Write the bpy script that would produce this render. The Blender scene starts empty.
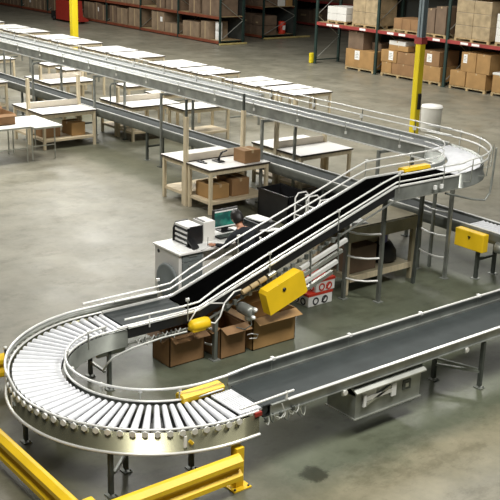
import bpy, bmesh, math, random
from mathutils import Vector, Matrix
PI = math.pi
R_ = math.radians
S = bpy.context.scene
COL = S.collection
rnd = random.Random(7)

# ------------------------------------------------------------ camera (values solved from the photograph's vanishing lines)
F = 992.73; H = 5.4
yaw, pit, rol = R_(141.28335), R_(18.14693), R_(1.77915)
cy, sy, cp, sp = math.cos(yaw), math.sin(yaw), math.cos(pit), math.sin(pit)
fwd = Vector((cy*cp, sy*cp, -sp)); rgt = Vector((sy, -cy, 0)); dwn = fwd.cross(rgt)
cr, sr = math.cos(rol), math.sin(rol)
rx = rgt*cr - dwn*sr; dx = rgt*sr + dwn*cr
cd = bpy.data.cameras.new('camera'); cam = bpy.data.objects.new('camera', cd); COL.objects.link(cam)
cd.sensor_width = 36; cd.sensor_fit = 'HORIZONTAL'; cd.lens = F/500*36; cd.clip_end = 300; cd.clip_start = .1
M = Matrix(((rx.x, -dx.x, -fwd.x, 0), (rx.y, -dx.y, -fwd.y, 0), (rx.z, -dx.z, -fwd.z, H), (0, 0, 0, 1)))
cam.matrix_world = M
S.camera = cam

# ------------------------------------------------------------ materials
def mat(name, color, rough=.5, metal=0., noise=0., scale=8., bump=0., stretch=None, spec=None, second=None, nscale2=None):
    m = bpy.data.materials.new(name); m.use_nodes = True
    nt = m.node_tree; b = nt.nodes['Principled BSDF']
    b.inputs['Base Color'].default_value = (*color, 1); b.inputs['Roughness'].default_value = rough
    b.inputs['Metallic'].default_value = metal
    if spec is not None: b.inputs['Specular IOR Level'].default_value = spec
    tc = nt.nodes.new('ShaderNodeTexCoord'); mp = nt.nodes.new('ShaderNodeMapping')
    nt.links.new(tc.outputs['Object'], mp.inputs[0])
    if stretch: mp.inputs['Scale'].default_value = stretch
    nz = nt.nodes.new('ShaderNodeTexNoise'); nz.inputs['Scale'].default_value = scale; nz.inputs['Detail'].default_value = 5
    nt.links.new(mp.outputs[0], nz.inputs[0])
    rp = nt.nodes.new('ShaderNodeValToRGB'); rp.color_ramp.elements[0].position = .3; rp.color_ramp.elements[1].position = .7
    s2 = second or tuple(min(1, c*(1+noise)) for c in color)
    rp.color_ramp.elements[0].color = (*[c*(1-noise) for c in color], 1); rp.color_ramp.elements[1].color = (*s2, 1)
    nt.links.new(nz.outputs[0], rp.inputs[0]); nt.links.new(rp.outputs[0], b.inputs['Base Color'])
    if bump:
        bp = nt.nodes.new('ShaderNodeBump'); bp.inputs['Strength'].default_value = bump; bp.inputs['Distance'].default_value = .01
        nt.links.new(nz.outputs[0], bp.inputs['Height']); nt.links.new(bp.outputs[0], b.inputs['Normal'])
    return m

m_steel = mat('galvanised_steel', (.50, .51, .47), .38, .75, .22, 3)
m_frame = mat('grey_steel_frame', (.33, .345, .32), .45, .6, .25, 4)
m_dark = mat('dark_steel', (.085, .095, .085), .5, .3, .3, 6)
m_dframe = mat('dull_frame_steel', (.16, .17, .15), .5, .4, .25, 4)
m_rail = mat('bright_rail', (.82, .82, .79), .28, .25, .05, 10)
m_roller = mat('zinc_roller', (.76, .77, .80), .42, .12, .05, 12)
m_belt = mat('grey_belt', (.030, .037, .037), .7, 0, .18, 4)
m_black = mat('black_belt', (.0018, .0018, .0018), .95, 0, .2, 5, spec=0.0)
m_yel = mat('safety_yellow', (.86, .56, .012), .45, 0, .08, 3)
m_yel2 = mat('column_yellow', (.80, .63, .015), .5, 0, .06, 3)
m_top = mat('white_laminate', (.86, .85, .82), .4, 0, .03, 3)
m_edge = mat('dark_edge_band', (.05, .035, .025), .5, 0, .1, 5)
m_wood = mat('pale_timber', (.60, .51, .35), .6, 0, .12, 6, stretch=(3, 3, .6))
m_ply = mat('plywood', (.60, .50, .34), .6, 0, .12, 4)
m_box = mat('brown_cardboard', (.27, .15, .065), .75, 0, .14, 3)
m_box2 = mat('tan_cardboard', (.37, .215, .08), .75, 0, .14, 3)
m_box3 = mat('dim_brown_cardboard', (.17, .115, .075), .8, 0, .2, 3)
m_box4 = mat('greyish_cardboard', (.25, .18, .115), .8, 0, .2, 3)
m_dred = mat('dull_red', (.30, .022, .012), .55, 0, .1, 5)
m_zinc = mat('dull_zinc_roller', (.30, .31, .31), .6, .3, .1, 12)
m_kerb = mat('worn_yellow_paint', (.42, .34, .13), .7, 0, .25, 3)
m_board = mat('pale_board', (.58, .52, .43), .6, 0, .08, 4)
m_oliv = mat('aged_plywood', (.33, .29, .19), .7, 0, .2, 4)
m_tape = mat('packing_tape', (.48, .36, .21), .35, 0, .06, 5)
m_white = mat('white_paper', (.88, .88, .86), .6, 0, .03, 5)
m_wrap = mat('stretch_wrap', (.40, .31, .19), .3, 0, .22, 5, .5)
m_red = mat('red_print', (.62, .045, .02), .5, 0, .1, 6)
m_blk = mat('black_plastic', (.012, .012, .013), .4, 0, .2, 6)
m_grn = mat('rack_green', (.022, .045, .038), .5, .2, .2, 5)
m_org = mat('rack_orange', (.22, .06, .03), .5, .1, .2, 3)
m_rred = mat('rack_red', (.33, .05, .045), .5, .1, .25, 4)
m_blue = mat('column_grey_blue', (.19, .235, .25), .55, 0, .1, 3)
m_pal = mat('pallet_wood', (.42, .31, .16), .75, 0, .2, 7)
m_plas = mat('white_plastic', (.74, .73, .69), .5, 0, .03, 3)
m_gdisc = mat('grey_plastic', (.15, .17, .17), .6, 0, .08, 4)
m_skin = mat('skin', (.60, .30, .19), .5, 0, .06, 8)
m_hair = mat('black_hair', (.012, .010, .009), .5, 0, .4, 30)
m_cloth = mat('dark_shirt', (.010, .012, .018), .85, 0, .3, 14)
m_jean = mat('dark_trousers', (.02, .024, .035), .9, 0, .3, 14)
m_deskp = mat('desk_grey', (.70, .69, .66), .5, 0, .03, 3)
m_cab = mat('cable_grey', (.55, .56, .53), .4, .3, .1, 9)
m_wall = mat('dark_wall', (.035, .04, .036), .8, 0, .2, .6)
m_pvio = mat('violet_packet', (.16, .14, .34), .5, 0, .3, 9)
m_skirt = mat('skirt_steel', (.30, .29, .19), .26, .8, .22, 2.2)

def mat_screen():
    m = bpy.data.materials.new('lit_screen'); m.use_nodes = True; nt = m.node_tree; b = nt.nodes['Principled BSDF']
    tc = nt.nodes.new('ShaderNodeTexCoord'); nz = nt.nodes.new('ShaderNodeTexNoise'); nz.inputs['Scale'].default_value = 6
    rp = nt.nodes.new('ShaderNodeValToRGB'); rp.color_ramp.elements[0].color = (.004, .06, .05, 1); rp.color_ramp.elements[1].color = (.02, .22, .15, 1)
    rp.color_ramp.elements[0].position = .4; rp.color_ramp.elements[1].position = .6
    nt.links.new(tc.outputs['Object'], nz.inputs[0]); nt.links.new(nz.outputs[0], rp.inputs[0])
    nt.links.new(rp.outputs[0], b.inputs['Emission Color']); b.inputs['Emission Strength'].default_value = .9
    b.inputs['Base Color'].default_value = (.01, .02, .02, 1); b.inputs['Roughness'].default_value = .2
    return m
m_screen = mat_screen()

def mat_floor():
    m = bpy.data.materials.new('stained_concrete'); m.use_nodes = True; nt = m.node_tree; b = nt.nodes['Principled BSDF']
    tc = nt.nodes.new('ShaderNodeTexCoord')
    def noise(sc, det, rough=.6, st=None):
        n = nt.nodes.new('ShaderNodeTexNoise'); n.inputs['Scale'].default_value = sc; n.inputs['Detail'].default_value = det
        n.inputs['Roughness'].default_value = rough
        if st:
            mp = nt.nodes.new('ShaderNodeMapping'); mp.inputs['Scale'].default_value = st
            nt.links.new(tc.outputs['Object'], mp.inputs[0]); nt.links.new(mp.outputs[0], n.inputs[0])
        else: nt.links.new(tc.outputs['Object'], n.inputs[0])
        return n
    def ramp(src, p0, c0, p1, c1):
        r = nt.nodes.new('ShaderNodeValToRGB'); e = r.color_ramp.elements
        e[0].position = p0; e[0].color = (*c0, 1); e[1].position = p1; e[1].color = (*c1, 1); nt.links.new(src, r.inputs[0]); return r
    def mix(a, b_, fac, mode='MULTIPLY'):
        x = nt.nodes.new('ShaderNodeMix'); x.data_type = 'RGBA'; x.blend_type = mode
        if hasattr(fac, 'links'): nt.links.new(fac, x.inputs[0])
        else: x.inputs[0].default_value = fac
        nt.links.new(a, x.inputs[6]); nt.links.new(b_, x.inputs[7]); return x.outputs[2]
    base = ramp(noise(.35, 3).outputs[0], .35, (.205, .192, .148), .65, (.265, .248, .196)).outputs[0]
    mot = ramp(noise(1.7, 8, .7).outputs[0], .32, (.66, .68, .66), .60, (1.05, 1.05, 1.04)).outputs[0]
    stn = ramp(noise(3.1, 8, .75, (1, .55, 1)).outputs[0], .38, (.55, .54, .50), .48, (1, 1, 1)).outputs[0]
    c = mix(base, mot, .8); c = mix(c, stn, .5)
    def m2(op, a, v):
        x = nt.nodes.new('ShaderNodeMath'); x.operation = op
        for k, q in enumerate((a, v)):
            if hasattr(q, 'links'): nt.links.new(q, x.inputs[k])
            else: x.inputs[k].default_value = q
        return x.outputs[0]
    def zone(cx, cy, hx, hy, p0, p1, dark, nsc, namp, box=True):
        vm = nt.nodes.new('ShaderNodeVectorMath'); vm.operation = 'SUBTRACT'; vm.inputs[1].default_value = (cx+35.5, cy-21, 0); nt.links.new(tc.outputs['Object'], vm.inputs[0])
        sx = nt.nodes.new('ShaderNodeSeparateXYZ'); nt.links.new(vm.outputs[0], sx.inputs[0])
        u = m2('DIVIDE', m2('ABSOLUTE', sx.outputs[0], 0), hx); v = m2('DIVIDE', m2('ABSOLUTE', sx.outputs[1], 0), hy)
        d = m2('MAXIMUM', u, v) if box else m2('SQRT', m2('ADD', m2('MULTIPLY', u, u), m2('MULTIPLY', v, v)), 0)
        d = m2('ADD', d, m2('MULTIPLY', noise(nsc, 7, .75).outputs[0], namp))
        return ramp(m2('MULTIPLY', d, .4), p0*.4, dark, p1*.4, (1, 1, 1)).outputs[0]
    # unswept dirt and painted shade inside and under the conveyor loop, irregular edges
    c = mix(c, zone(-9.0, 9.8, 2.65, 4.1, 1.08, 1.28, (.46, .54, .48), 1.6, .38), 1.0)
    c = mix(c, zone(-8.6, 4.7, 2.2, 1.3, .95, 1.2, (.50, .53, .44), 2.2, .38), 1.0)  # dirt and shade painted around the outer side of the curve
    c = mix(c, zone(-20, 12.75, 9.5, 1.7, .98, 1.3, (.60, .63, .56), 1.2, .5), 1.0)  # shade under the low belt and tables, painted into the floor colour
    # small black oil spot in front of the belt
    c = mix(c, zone(-6.62, 6.25, .28, .30, .95, 1.15, (.33, .33, .30), 9, 1.1, False), 1.0)
    # pale streak along the belt
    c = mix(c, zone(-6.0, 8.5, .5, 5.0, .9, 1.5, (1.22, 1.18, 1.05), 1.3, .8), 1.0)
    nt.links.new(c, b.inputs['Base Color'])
    rg = ramp(noise(.9, 5).outputs[0], .3, (.30,)*3, .7, (.52,)*3).outputs[0]
    nt.links.new(rg, b.inputs['Roughness']); b.inputs['Specular IOR Level'].default_value = .35
    return m
m_floor = mat_floor()

# ------------------------------------------------------------ mesh builder
class MB:
    def __init__(s): s.v = []; s.f = []; s.m = []; s.sm = []; s.mats = []
    def mi(s, m):
        if m not in s.mats: s.mats.append(m)
        return s.mats.index(m)
    def add(s, vs, fs, m, smooth=False):
        o = len(s.v); s.v += [Vector(v) for v in vs]; k = s.mi(m)
        for f in fs: s.f.append([i+o for i in f]); s.m.append(k); s.sm.append(smooth)
        return s
    def hexa(s, p, m):   # 8 points: bottom loop 0-3, top loop 4-7
        return s.add(p, [(3, 2, 1, 0), (4, 5, 6, 7), (0, 1, 5, 4), (1, 2, 6, 5), (2, 3, 7, 6), (3, 0, 4, 7)], m)
    def box(s, x0, x1, y0, y1, z0, z1, m, b=0):
        if x0 > x1: x0, x1 = x1, x0
        if y0 > y1: y0, y1 = y1, y0
        if not b:
            return s.hexa([(x0, y0, z0), (x1, y0, z0), (x1, y1, z0), (x0, y1, z0), (x0, y0, z1), (x1, y0, z1), (x1, y1, z1), (x0, y1, z1)], m)
        bm = bmesh.new(); bmesh.ops.create_cube(bm, size=1)
        for v in bm.verts: v.co = Vector(((x0+x1)/2+v.co.x*(x1-x0), (y0+y1)/2+v.co.y*(y1-y0), (z0+z1)/2+v.co.z*(z1-z0)))
        bmesh.ops.bevel(bm, geom=bm.edges[:], offset=b, segments=2, affect='EDGES', profile=.5)
        bm.verts.index_update(); s.add([v.co.copy() for v in bm.verts], [[v.index for v in f.verts] for f in bm.faces], m, False); bm.free(); return s
    def tube(s, pts, r, m, n=8, closed=False, r1=None, caps=True):
        P = [Vector(p) for p in pts]; N = len(P); rings = []
        up = None
        for i, p in enumerate(P):
            a = P[i-1] if (i > 0 or closed) else P[i]; b = P[(i+1) % N] if (i < N-1 or closed) else P[i]
            t = (b-a).normalized()
            if up is None:
                up = Vector((0, 0, 1)) if abs(t.z) < .9 else Vector((1, 0, 0))
            u = (up - t*up.dot(t))
            if u.length < 1e-4: u = t.orthogonal()
            u.normalize(); w = t.cross(u); up = u
            rr = r if r1 is None else r+(r1-r)*i/(N-1)
            rings.append([p+(u*math.cos(2*PI*k/n)+w*math.sin(2*PI*k/n))*rr for k in range(n)])
        vs = [v for ring in rings for v in ring]; fs = []
        for i in range(N if closed else N-1):
            j = (i+1) % N
            for k in range(n):
                k2 = (k+1) % n; fs.append((i*n+k, i*n+k2, j*n+k2, j*n+k))
        s.add(vs, fs, m, True)
        if not closed and caps:
            s.add(rings[0], [tuple(range(n))[::-1]], m); s.add(rings[-1], [tuple(range(n))], m)
        return s
    def bar(s, a, b, w, h, m):  # rectangular bar between two points, w horizontal, h other
        a, b = Vector(a), Vector(b); t = (b-a).normalized(); up = Vector((0, 0, 1)) if abs(t.z) < .95 else Vector((0, 1, 0))
        sd = t.cross(up).normalized()*w/2; u = sd.cross(t).normalized()*h/2
        return s.hexa([a-sd-u, a+sd-u, a+sd+u, a-sd+u, b-sd-u, b+sd-u, b+sd+u, b-sd+u], m)
    def sweep(s, prof, path, m, smooth=False):
        """prof: closed list of (offset, dz); path: list of (x, y, z, nx, ny) with the horizontal normal."""
        n = len(prof); vs = []
        for (x, y, z, nx, ny) in path:
            for (o, dz) in prof: vs.append((x+nx*o, y+ny*o, z+dz))
        fs = []
        for i in range(len(path)-1):
            for k in range(n):
                k2 = (k+1) % n; fs.append((i*n+k, i*n+k2, (i+1)*n+k2, (i+1)*n+k))
        fs.append(tuple(range(n))[::-1]); L = (len(path)-1)*n; fs.append(tuple(L+k for k in range(n)))
        return s.add(vs, fs, m, smooth)
    def prism(s, pts, axis, a0, a1, m):   # pts 2D polygon extruded along axis
        def P(u, v, w): return {'x': (w, u, v), 'y': (u, w, v), 'z': (u, v, w)}[axis]
        n = len(pts); vs = [P(u, v, a0) for u, v in pts]+[P(u, v, a1) for u, v in pts]
        fs = [tuple(range(n))[::-1], tuple(range(n, 2*n))]+[(i, (i+1) % n, (i+1) % n+n, i+n) for i in range(n)]
        return s.add(vs, fs, m)
    def lathe(s, prof, c, m, n=24, axis='z'):
        vs = []; 
        for (r, h) in prof:
            for k in range(n):
                a = 2*PI*k/n; u, v = r*math.cos(a), r*math.sin(a)
                vs.append({'z': (c[0]+u, c[1]+v, c[2]+h), 'y': (c[0]+u, c[1]+h, c[2]+v), 'x': (c[0]+h, c[1]+u, c[2]+v)}[axis])
        fs = []
        for i in range(len(prof)-1):
            for k in range(n):
                k2 = (k+1) % n; fs.append((i*n+k, i*n+k2, (i+1)*n+k2, (i+1)*n+k))
        fs.append(tuple(range(n))[::-1]); L = (len(prof)-1)*n; fs.append(tuple(L+k for k in range(n)))
        return s.add(vs, fs, m, True)
    def build(s, name, parent=None, label=None):
        me = bpy.data.meshes.new(name); o = bpy.data.objects.new(name, me); COL.objects.link(o)
        off = Vector((0, 0, 0))
        if parent is not None: off = parent.location.copy(); o.parent = parent
        elif s.v:
            xs = [v.x for v in s.v]; ys = [v.y for v in s.v]; zs = [v.z for v in s.v]
            off = Vector(((min(xs)+max(xs))/2, (min(ys)+max(ys))/2, min(zs))); o.location = off
        if parent is not None and 'loc0' in parent: pass
        me.from_pydata([v-off for v in s.v], [], s.f)
        for m in s.mats: me.materials.append(m)
        for p, k, sm in zip(me.polygons, s.m, s.sm): p.material_index = k; p.use_smooth = sm
        bm = bmesh.new(); bm.from_mesh(me); bmesh.ops.recalc_face_normals(bm, faces=bm.faces[:]); bm.to_mesh(me); bm.free()
        if label: o['label'] = label
        return o
# children of a part: vertices stay relative to the part's world origin
def sub(mb, name, part, label=None):
    o = mb.build(name, None); w = wloc(part); d = o.location - w
    o.parent = part; o.location = d
    if label: o['label'] = label
    return o
def wloc(o):
    v = o.location.copy(); p = o.parent
    while p: v += p.location; p = p.parent
    return v
def tag(o, label, cat, group=None, kind=None):
    o['label'] = label; o['category'] = cat
    if group: o['group'] = group
    if kind: o['kind'] = kind
    return o
def thing(name, loc, label, cat, group=None):
    o = bpy.data.objects.new(name, None); COL.objects.link(o); o.location = loc; o.empty_display_size = .2
    return tag(o, label, cat, group)
def struct(o): o['kind'] = 'structure'; return o
def copy_tree(o, parent=None):
    c = o.copy(); COL.objects.link(c); c.parent = parent
    for ch in list(o.children): copy_tree(ch, c)
    return c
ORD = ['zeroth', 'first', 'second', 'third', 'fourth', 'fifth', 'sixth', 'seventh', 'eighth', 'ninth', 'tenth', 'eleventh', 'twelfth', 'thirteenth', 'fourteenth', 'fifteenth', 'sixteenth', 'seventeenth', 'eighteenth', 'nineteenth', 'twentieth', 'twenty-first', 'twenty-second', 'twenty-third', 'twenty-fourth', 'twenty-fifth', 'twenty-sixth', 'twenty-seventh', 'twenty-eighth', 'twenty-ninth', 'thirtieth']

# ------------------------------------------------------------ setting
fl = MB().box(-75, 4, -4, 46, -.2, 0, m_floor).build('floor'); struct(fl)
wb = MB().box(-75, 4, 45.8, 46, 0, 9, m_wall).build('wall_back'); struct(wb)
wl = MB().box(-75.2, -75, -4, 46, 0, 9, m_wall).build('wall_left'); struct(wl)

# ------------------------------------------------------------ bottom U-shaped roller curve
C1 = (-8.51, 5.52); ZB = .76; RI, RO = 1.01, 1.57
def arc(c, r, a0, a1, z, n=40):
    return [(c[0]+r*math.cos(a0+(a1-a0)*i/n), c[1]+r*math.sin(a0+(a1-a0)*i/n), z, math.cos(a0+(a1-a0)*i/n), math.sin(a0+(a1-a0)*i/n)) for i in range(n+1)]
def tapered_roller(c, a, z, r0, r1, ra, rb, n=12):
    d = Vector((math.cos(a), math.sin(a), 0)); cc = Vector((c[0], c[1], z))
    mb = MB(); mb.tube([cc+d*r0, cc+d*r1], ra, m_roller, n, r1=rb)
    mb.tube([cc+d*(r1-.004), cc+d*(r1+.02)], .012, m_dark, 6)
    return mb
U = thing('curved_roller_conveyor', (C1[0], C1[1], 0), 'large U-shaped curved roller conveyor with tapered zinc rollers and steel skirt, front left', 'conveyor')
NR = 42
a0, a1 = R_(180), R_(360)
for i in range(NR):
    a = a0+(a1-a0)*(i+.5)/NR
    tapered_roller(C1, a, ZB-.038, RI+.02, RO-.02, .0265, .0395).build('roller', U)
# closely set transfer rollers bridging to the belts
mb = MB()
ya = C1[1]+.03
for i in range(9): mb.tube([(C1[0]+RI+.02, ya+.03*i, ZB-.016), (C1[0]+RO-.02, ya+.03*i, ZB-.016)], .0135, m_roller, 8)
mb.build('transfer_rollers', U, 'closely set thin white rollers before the grey belt')
for i in range(3):
    MB().tube([(C1[0]-RI-.02, ya+.02+.075*i, ZB-.03), (C1[0]-RO+.02, ya+.02+.075*i, ZB-.03)], .028, m_roller, 12).build('roller', U)
def uline(r, z):   # straight-arc-straight path at radius r
    p = [(C1[0]-r, C1[1]+.24, z, -1, 0)]+arc(C1, r, PI, 2*PI, z, 48)+[(C1[0]+r, C1[1]+.20, z, 1, 0)]
    return p
skirt_prof = [(0, 0), (.006, 0), (.006, -.225), (.03, -.225), (.03, -.231), (0, -.231)]
MB().sweep(skirt_prof, uline(RO+.035, ZB-.02), m_skirt, True).build('outer_skirt', U)
MB().sweep([(0, 0), (-.006, 0), (-.006, -.2), (-.03, -.2), (-.03, -.206), (0, -.206)], uline(RI-.035, ZB-.02), m_dframe, True).build('inner_skirt', U)
def pts(path): return [(x, y, z) for x, y, z, _, _ in path]
MB().sweep([(0, 0), (.50, 0), (.50, .012), (0, .012)], uline(RI+.03, ZB-.125), m_blk).build('under_pan', U, 'dark pan under the rollers')
MB().tube(pts(uline(RO+.02, ZB+.002)), .013, m_rail, 8).build('outer_rim', U)
MB().tube(pts(uline(RI-.02, ZB+.002)), .013, m_rail, 8).build('inner_rim', U)
MB().tube(pts(uline(RO+.055, ZB-.245)), .016, m_rail, 8).build('lower_bumper_tube', U)
# chain side: pale hex roller ends showing under the rim
for i in range(NR):
    a = a0+(a1-a0)*(i+.5)/NR; d = Vector((math.cos(a), math.sin(a), 0)); c = Vector((C1[0], C1[1], ZB-.030))
    MB().tube([c+d*(RO+.040), c+d*(RO+.058)], .034, m_rail, 6).build('end_cap', U)
# guard wall, far half of the outer side
gp = [(C1[0]-RO-.05, C1[1]+1.1, ZB, -1, 0), (C1[0]-RO-.05, C1[1]+.24, ZB, -1, 0)]+arc(C1, RO+.05, PI, PI+R_(72), ZB, 22)
MB().sweep([(0, -.02), (.005, -.02), (.005, .085), (0, .085)], gp, m_steel, True).build('guard_wall', U)
mb = MB().tube([(x, y, z+.09) for x, y, z, _, _ in gp]+[(C1[0]+(RO+.04)*math.cos(PI+R_(78)), C1[1]+(RO+.04)*math.sin(PI+R_(78)), ZB+.07), (C1[0]+(RO+.03)*math.cos(PI+R_(84)), C1[1]+(RO+.03)*math.sin(PI+R_(84)), ZB+.01)], .014, m_rail, 8)
mb.build('guard_wall_rail', U)
# inner guard rail
gr = [(-9.50, 5.42, ZB+.03)]+[(x, y, ZB+.085+min(.05, .05*k/40)) for k, (x, y, _, _, _) in enumerate(arc(C1, RI-.03, PI+.05, 2*PI-.02, 0, 44))]+[(C1[0]+RI-.03, C1[1]+.4, .90)]
MB().tube(gr, .014, m_rail, 8).build('inner_guard_rail', U)
for ang in (200, 235, 262, 292, 318, 342):
    a = R_(ang); d = Vector((math.cos(a), math.sin(a), 0)); c = Vector((C1[0], C1[1], 0))+d*(RI-.045)
    MB().tube([c+Vector((0, 0, .66)), c+Vector((0, 0, ZB+.10))], .009, m_steel, 6).box(c.x-.016, c.x+.016, c.y-.016, c.y+.016, ZB+.085, ZB+.125, m_rail, .004).build('rail_bracket', U)
for ang in (262, 338):
    a = R_(ang); d = Vector((math.cos(a), math.sin(a), 0)); t = Vector((-d.y, d.x, 0)); c = Vector((C1[0], C1[1], ZB-.13))+d*(RO+.046)
    mb = MB().bar(c-t*.018+Vector((0, 0, -.06)), c-t*.018+Vector((0, 0, .06)), .02, .03, m_white)
    mb.bar(c+t*.03+Vector((0, 0, -.02)), c+t*.05+Vector((0, 0, .0)), .03, .05, m_yel if ang == 338 else m_dark)
    mb.build('sensor_plate', U, 'small white reflector plate with yellow sensor')
def floor_leg(c, top, U, r=.024, foot=True, m=None):
    m = m or m_dark; x, y = c
    mb = MB().bar((x, y, .03), (x, y, top), .05, .04, m).box(x-.055, x+.055, y-.045, y+.045, 0, .012, m_dframe).tube([(x, y, .01), (x, y, .09)], .01, m_steel, 6)
    mb.tube([(x+.04, y+.03, .01), (x+.04, y+.03, .03)], .008, m_dark, 6)
    return mb.build('leg', U)
for ang, rr in ((311, RO-.0), (311, RI+.08), (253, RO-.12), (253, RI+.08), (347, RI+.08), (180, RI+.0), (180, RO-.1)):
    a = R_(ang); floor_leg((C1[0]+rr*math.cos(a), C1[1]+rr*math.sin(a)), ZB-.22, U)
for ang in (311, 253, 180):
    a = R_(ang); d = Vector((math.cos(a), math.sin(a), 0)); c = Vector((C1[0], C1[1], 0))
    MB().bar(c+d*(RI+.05)+Vector((0, 0, ZB-.24)), c+d*(RO-.06)+Vector((0, 0, ZB-.24)), .05, .05, m_frame).build('cross_brace', U)
    MB().bar(c+d*(RI+.1)+Vector((0, 0, .2)), c+d*(RO-.1)+Vector((0, 0, .2)), .03, .03, m_frame).build('cross_brace', U)
MB().tube([(-9.55, 5.45, .25), (-9.42, 5.43, .40), (-9.40, 5.52, .48), (-9.40, 5.78, .53), (-9.40, 6.2, .56), (-9.39, 6.56, .56)], .013, m_cab, 8).build('conduit', U, 'thin pale conduit bent under the belt')
mb = MB().box(-9.53, -9.50, 5.35, 5.74, ZB-.3, ZB-.02, m_frame).tube([(-9.495, 5.45, ZB-.12), (-9.49, 5.45, ZB-.10)], .012, m_rail, 6).tube([(-9.495, 5.62, ZB-.12), (-9.49, 5.62, ZB-.10)], .012, m_rail, 6)
mb.build('joint_plate', U)
tag(U, U['label'], 'conveyor')
# yellow cover on the inner edge
yc = MB().prism([(-7.66, ZB-.03), (-7.52, ZB-.03), (-7.51, ZB+.03), (-7.54, ZB+.05), (-7.64, ZB+.05), (-7.66, ZB+.03)], 'y', 5.22, 5.74, m_yel).build('pinch_cover', U, 'yellow rounded pinch guard cover')

# ------------------------------------------------------------ bottom belt conveyor
X0, X1 = -7.5, -6.94; YS, YE = 5.83, 13.2
B = thing('belt_conveyor', (-7.22, 9.4, 0), 'long dark grey belt conveyor running from the U curve out the right edge', 'conveyor')
MB().box(X0-.02, X1-.02, YS, YE, ZB-.012, ZB+.004, m_belt, .003).box(X0+.01, X1-.03, YS, YE, ZB-.13, ZB-.115, m_belt).build('belt', B)
MB().tube([(X0, YS, ZB-.055), (X1-.03, YS, ZB-.055)], .055, m_belt, 16).build('end_roller', B)
fp = [(0, .03), (.03, .03), (.03, .02), (.008, .015), (.008, -.085), (.03, -.085), (.03, -.093), (0, -.093)]
def straight_frame(x, sgn, y0, y1, z): return MB().sweep(fp, [(x, y0, z, sgn, 0), (x, y1, z, sgn, 0)], m_frame)
straight_frame(X1-.015, 1, 5.9, YE, ZB-.02).build('side_frame', B)
straight_frame(X0-.025, -1, 5.8, YE, ZB-.0).build('side_frame', B)
MB().box(X0-.05, X0-.044, 5.8, YE, ZB, ZB+.155, m_frame).build('guard_sheet', B)
MB().box(X1-.02, X1+.022, 6.12, YE, ZB+.0, ZB+.014, m_rail, .004).build('wear_strip', B, 'bright steel wear strip along the belt edge')
MB().tube([(X0-.02, 5.72, .90), (X0-.02, 6.1, .93), (X0-.02, YE, .93)], .0145, m_rail, 8).build('guard_rail', B)
for y in (6.4, 7.55, 8.75, 9.85, 11.1, 12.3):
    MB().tube([(X0-.05, y, ZB-.06), (X0-.05, y, .92)], .008, m_steel, 6).box(X0-.06, X0-.0, y-.02, y+.02, .915, .95, m_rail, .005).build('rail_bracket', B)
MB().tube([(X1+.0, 5.5, .835), (X1+.0, 6.2, .85)], .013, m_rail, 8).box(X1-.01, X1+.01, 6.09, 6.115, .77, .865, m_rail, .004).build('guard_rail', B, 'short bright rail at the belt entry')
MB().tube([(X1+.03, 6.02, ZB), (X1+.05, 6.05, ZB-.10), (X1+.05, 6.0, ZB-.15), (X1+.04, 5.94, ZB-.12)], .006, m_cab, 6).build('hanging_cable', B)
rb = MB().box(X1+.01, X1+.05, 5.66, 5.75, ZB-.05, ZB-.0, m_dred, .008).build('photo_eye', B, 'small red photo eye box')
mb = MB()
r2 = random.Random(3)
for k in range(9):
    y = 5.80+.06*k+.03*r2.random(); z = ZB-.10-.05*r2.random(); L = .05+.07*r2.random(); dpt = .03+.06*r2.random()
    mb.tube([(X1+.01, y, z), (X1+.025, y+L*.2, z-dpt*.7), (X1+.03, y+L*.5, z-dpt), (X1+.02, y+L*.8, z-dpt*.6), (X1+.0, y+L, z+.01)], .006, (m_cab, m_dark, m_steel)[k % 3], 6)
    if k % 3 == 0: mb.box(X1-.0, X1+.03, y, y+.035, z-.03, z+.02, m_dark, .004)
mb.build('cable_bundle', B, 'tangle of cables under the belt entry')
for y in (9.0, 12.1):
    for x in (X0+.05, X1-.02): 
        if y != 6.25 or x < -7.2: floor_leg((x, y+.3 if y == 9.0 and x > -7.2 else y), ZB-.14, B)
    if y != 6.25: MB().bar((X0+.05, y, .22), (X1-.02, y+(.3 if y == 9.0 else 0), .22), .03, .03, m_frame).build('cross_brace', B)
MB().bar((X0+.05, 9.0, .30), (X1-.04, 9.3, .24), .03, .03, m_frame).build('diagonal_brace', B)
for y in (6.9, 8.9, 9.75): MB().tube([(X1+.03, y, ZB-.12), (X1+.06, y, ZB-.12)], .03, m_rail, 10).box(X1+.02, X1+.045, y-.03, y+.03, ZB-.16, ZB-.09, m_steel, .004).build('idler_bolt', B)
# drive housing hung under the belt
DH = MB().box(-7.40, -6.92, 7.10, 8.18, .225, .237, m_steel).box(-6.955, -6.94, 7.12, 8.16, .237, .56, m_frame).box(-7.38, -6.955, 7.12, 7.135, .237, .50, m_frame).box(-7.38, -6.955, 8.145, 8.16, .237, .56, m_frame).box(-7.39, -7.375, 7.12, 8.16, .237, .62, m_frame)
DH = DH.build('drive_housing', B, 'open steel drive housing hanging under the belt')
sub(MB().prism([(-6.98, .59), (-6.89, .555), (-6.89, .57), (-6.98, .615)], 'y', 7.08, 8.20, m_steel), 'sloped_hood', DH)
sub(MB().box(-6.93, -6.915, 7.24, 7.72, .42, .47, m_rail, .005).box(-6.935, -6.91, 7.22, 7.26, .36, .50, m_white).box(-6.935, -6.91, 7.66, 7.73, .37, .53, m_white).bar((-6.925, 7.28, .38), (-6.925, 7.64, .50), .02, .03, m_steel).box(-6.94, -6.925, 7.22, 7.42, .40, .54, m_plas), 'motor_bracket', DH)
sub(MB().box(-6.94, -6.93, 7.86, 7.99, .38, .50, m_dark).box(-6.93, -6.926, 7.90, 7.95, .41, .46, m_steel), 'switch_panel', DH, 'dark square switch panel')
for y in (7.2, 8.1): sub(MB().bar((-7.02, y, .50), (-7.02, y, ZB-.06), .04, .02, m_dark), 'hanger', DH)
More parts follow.
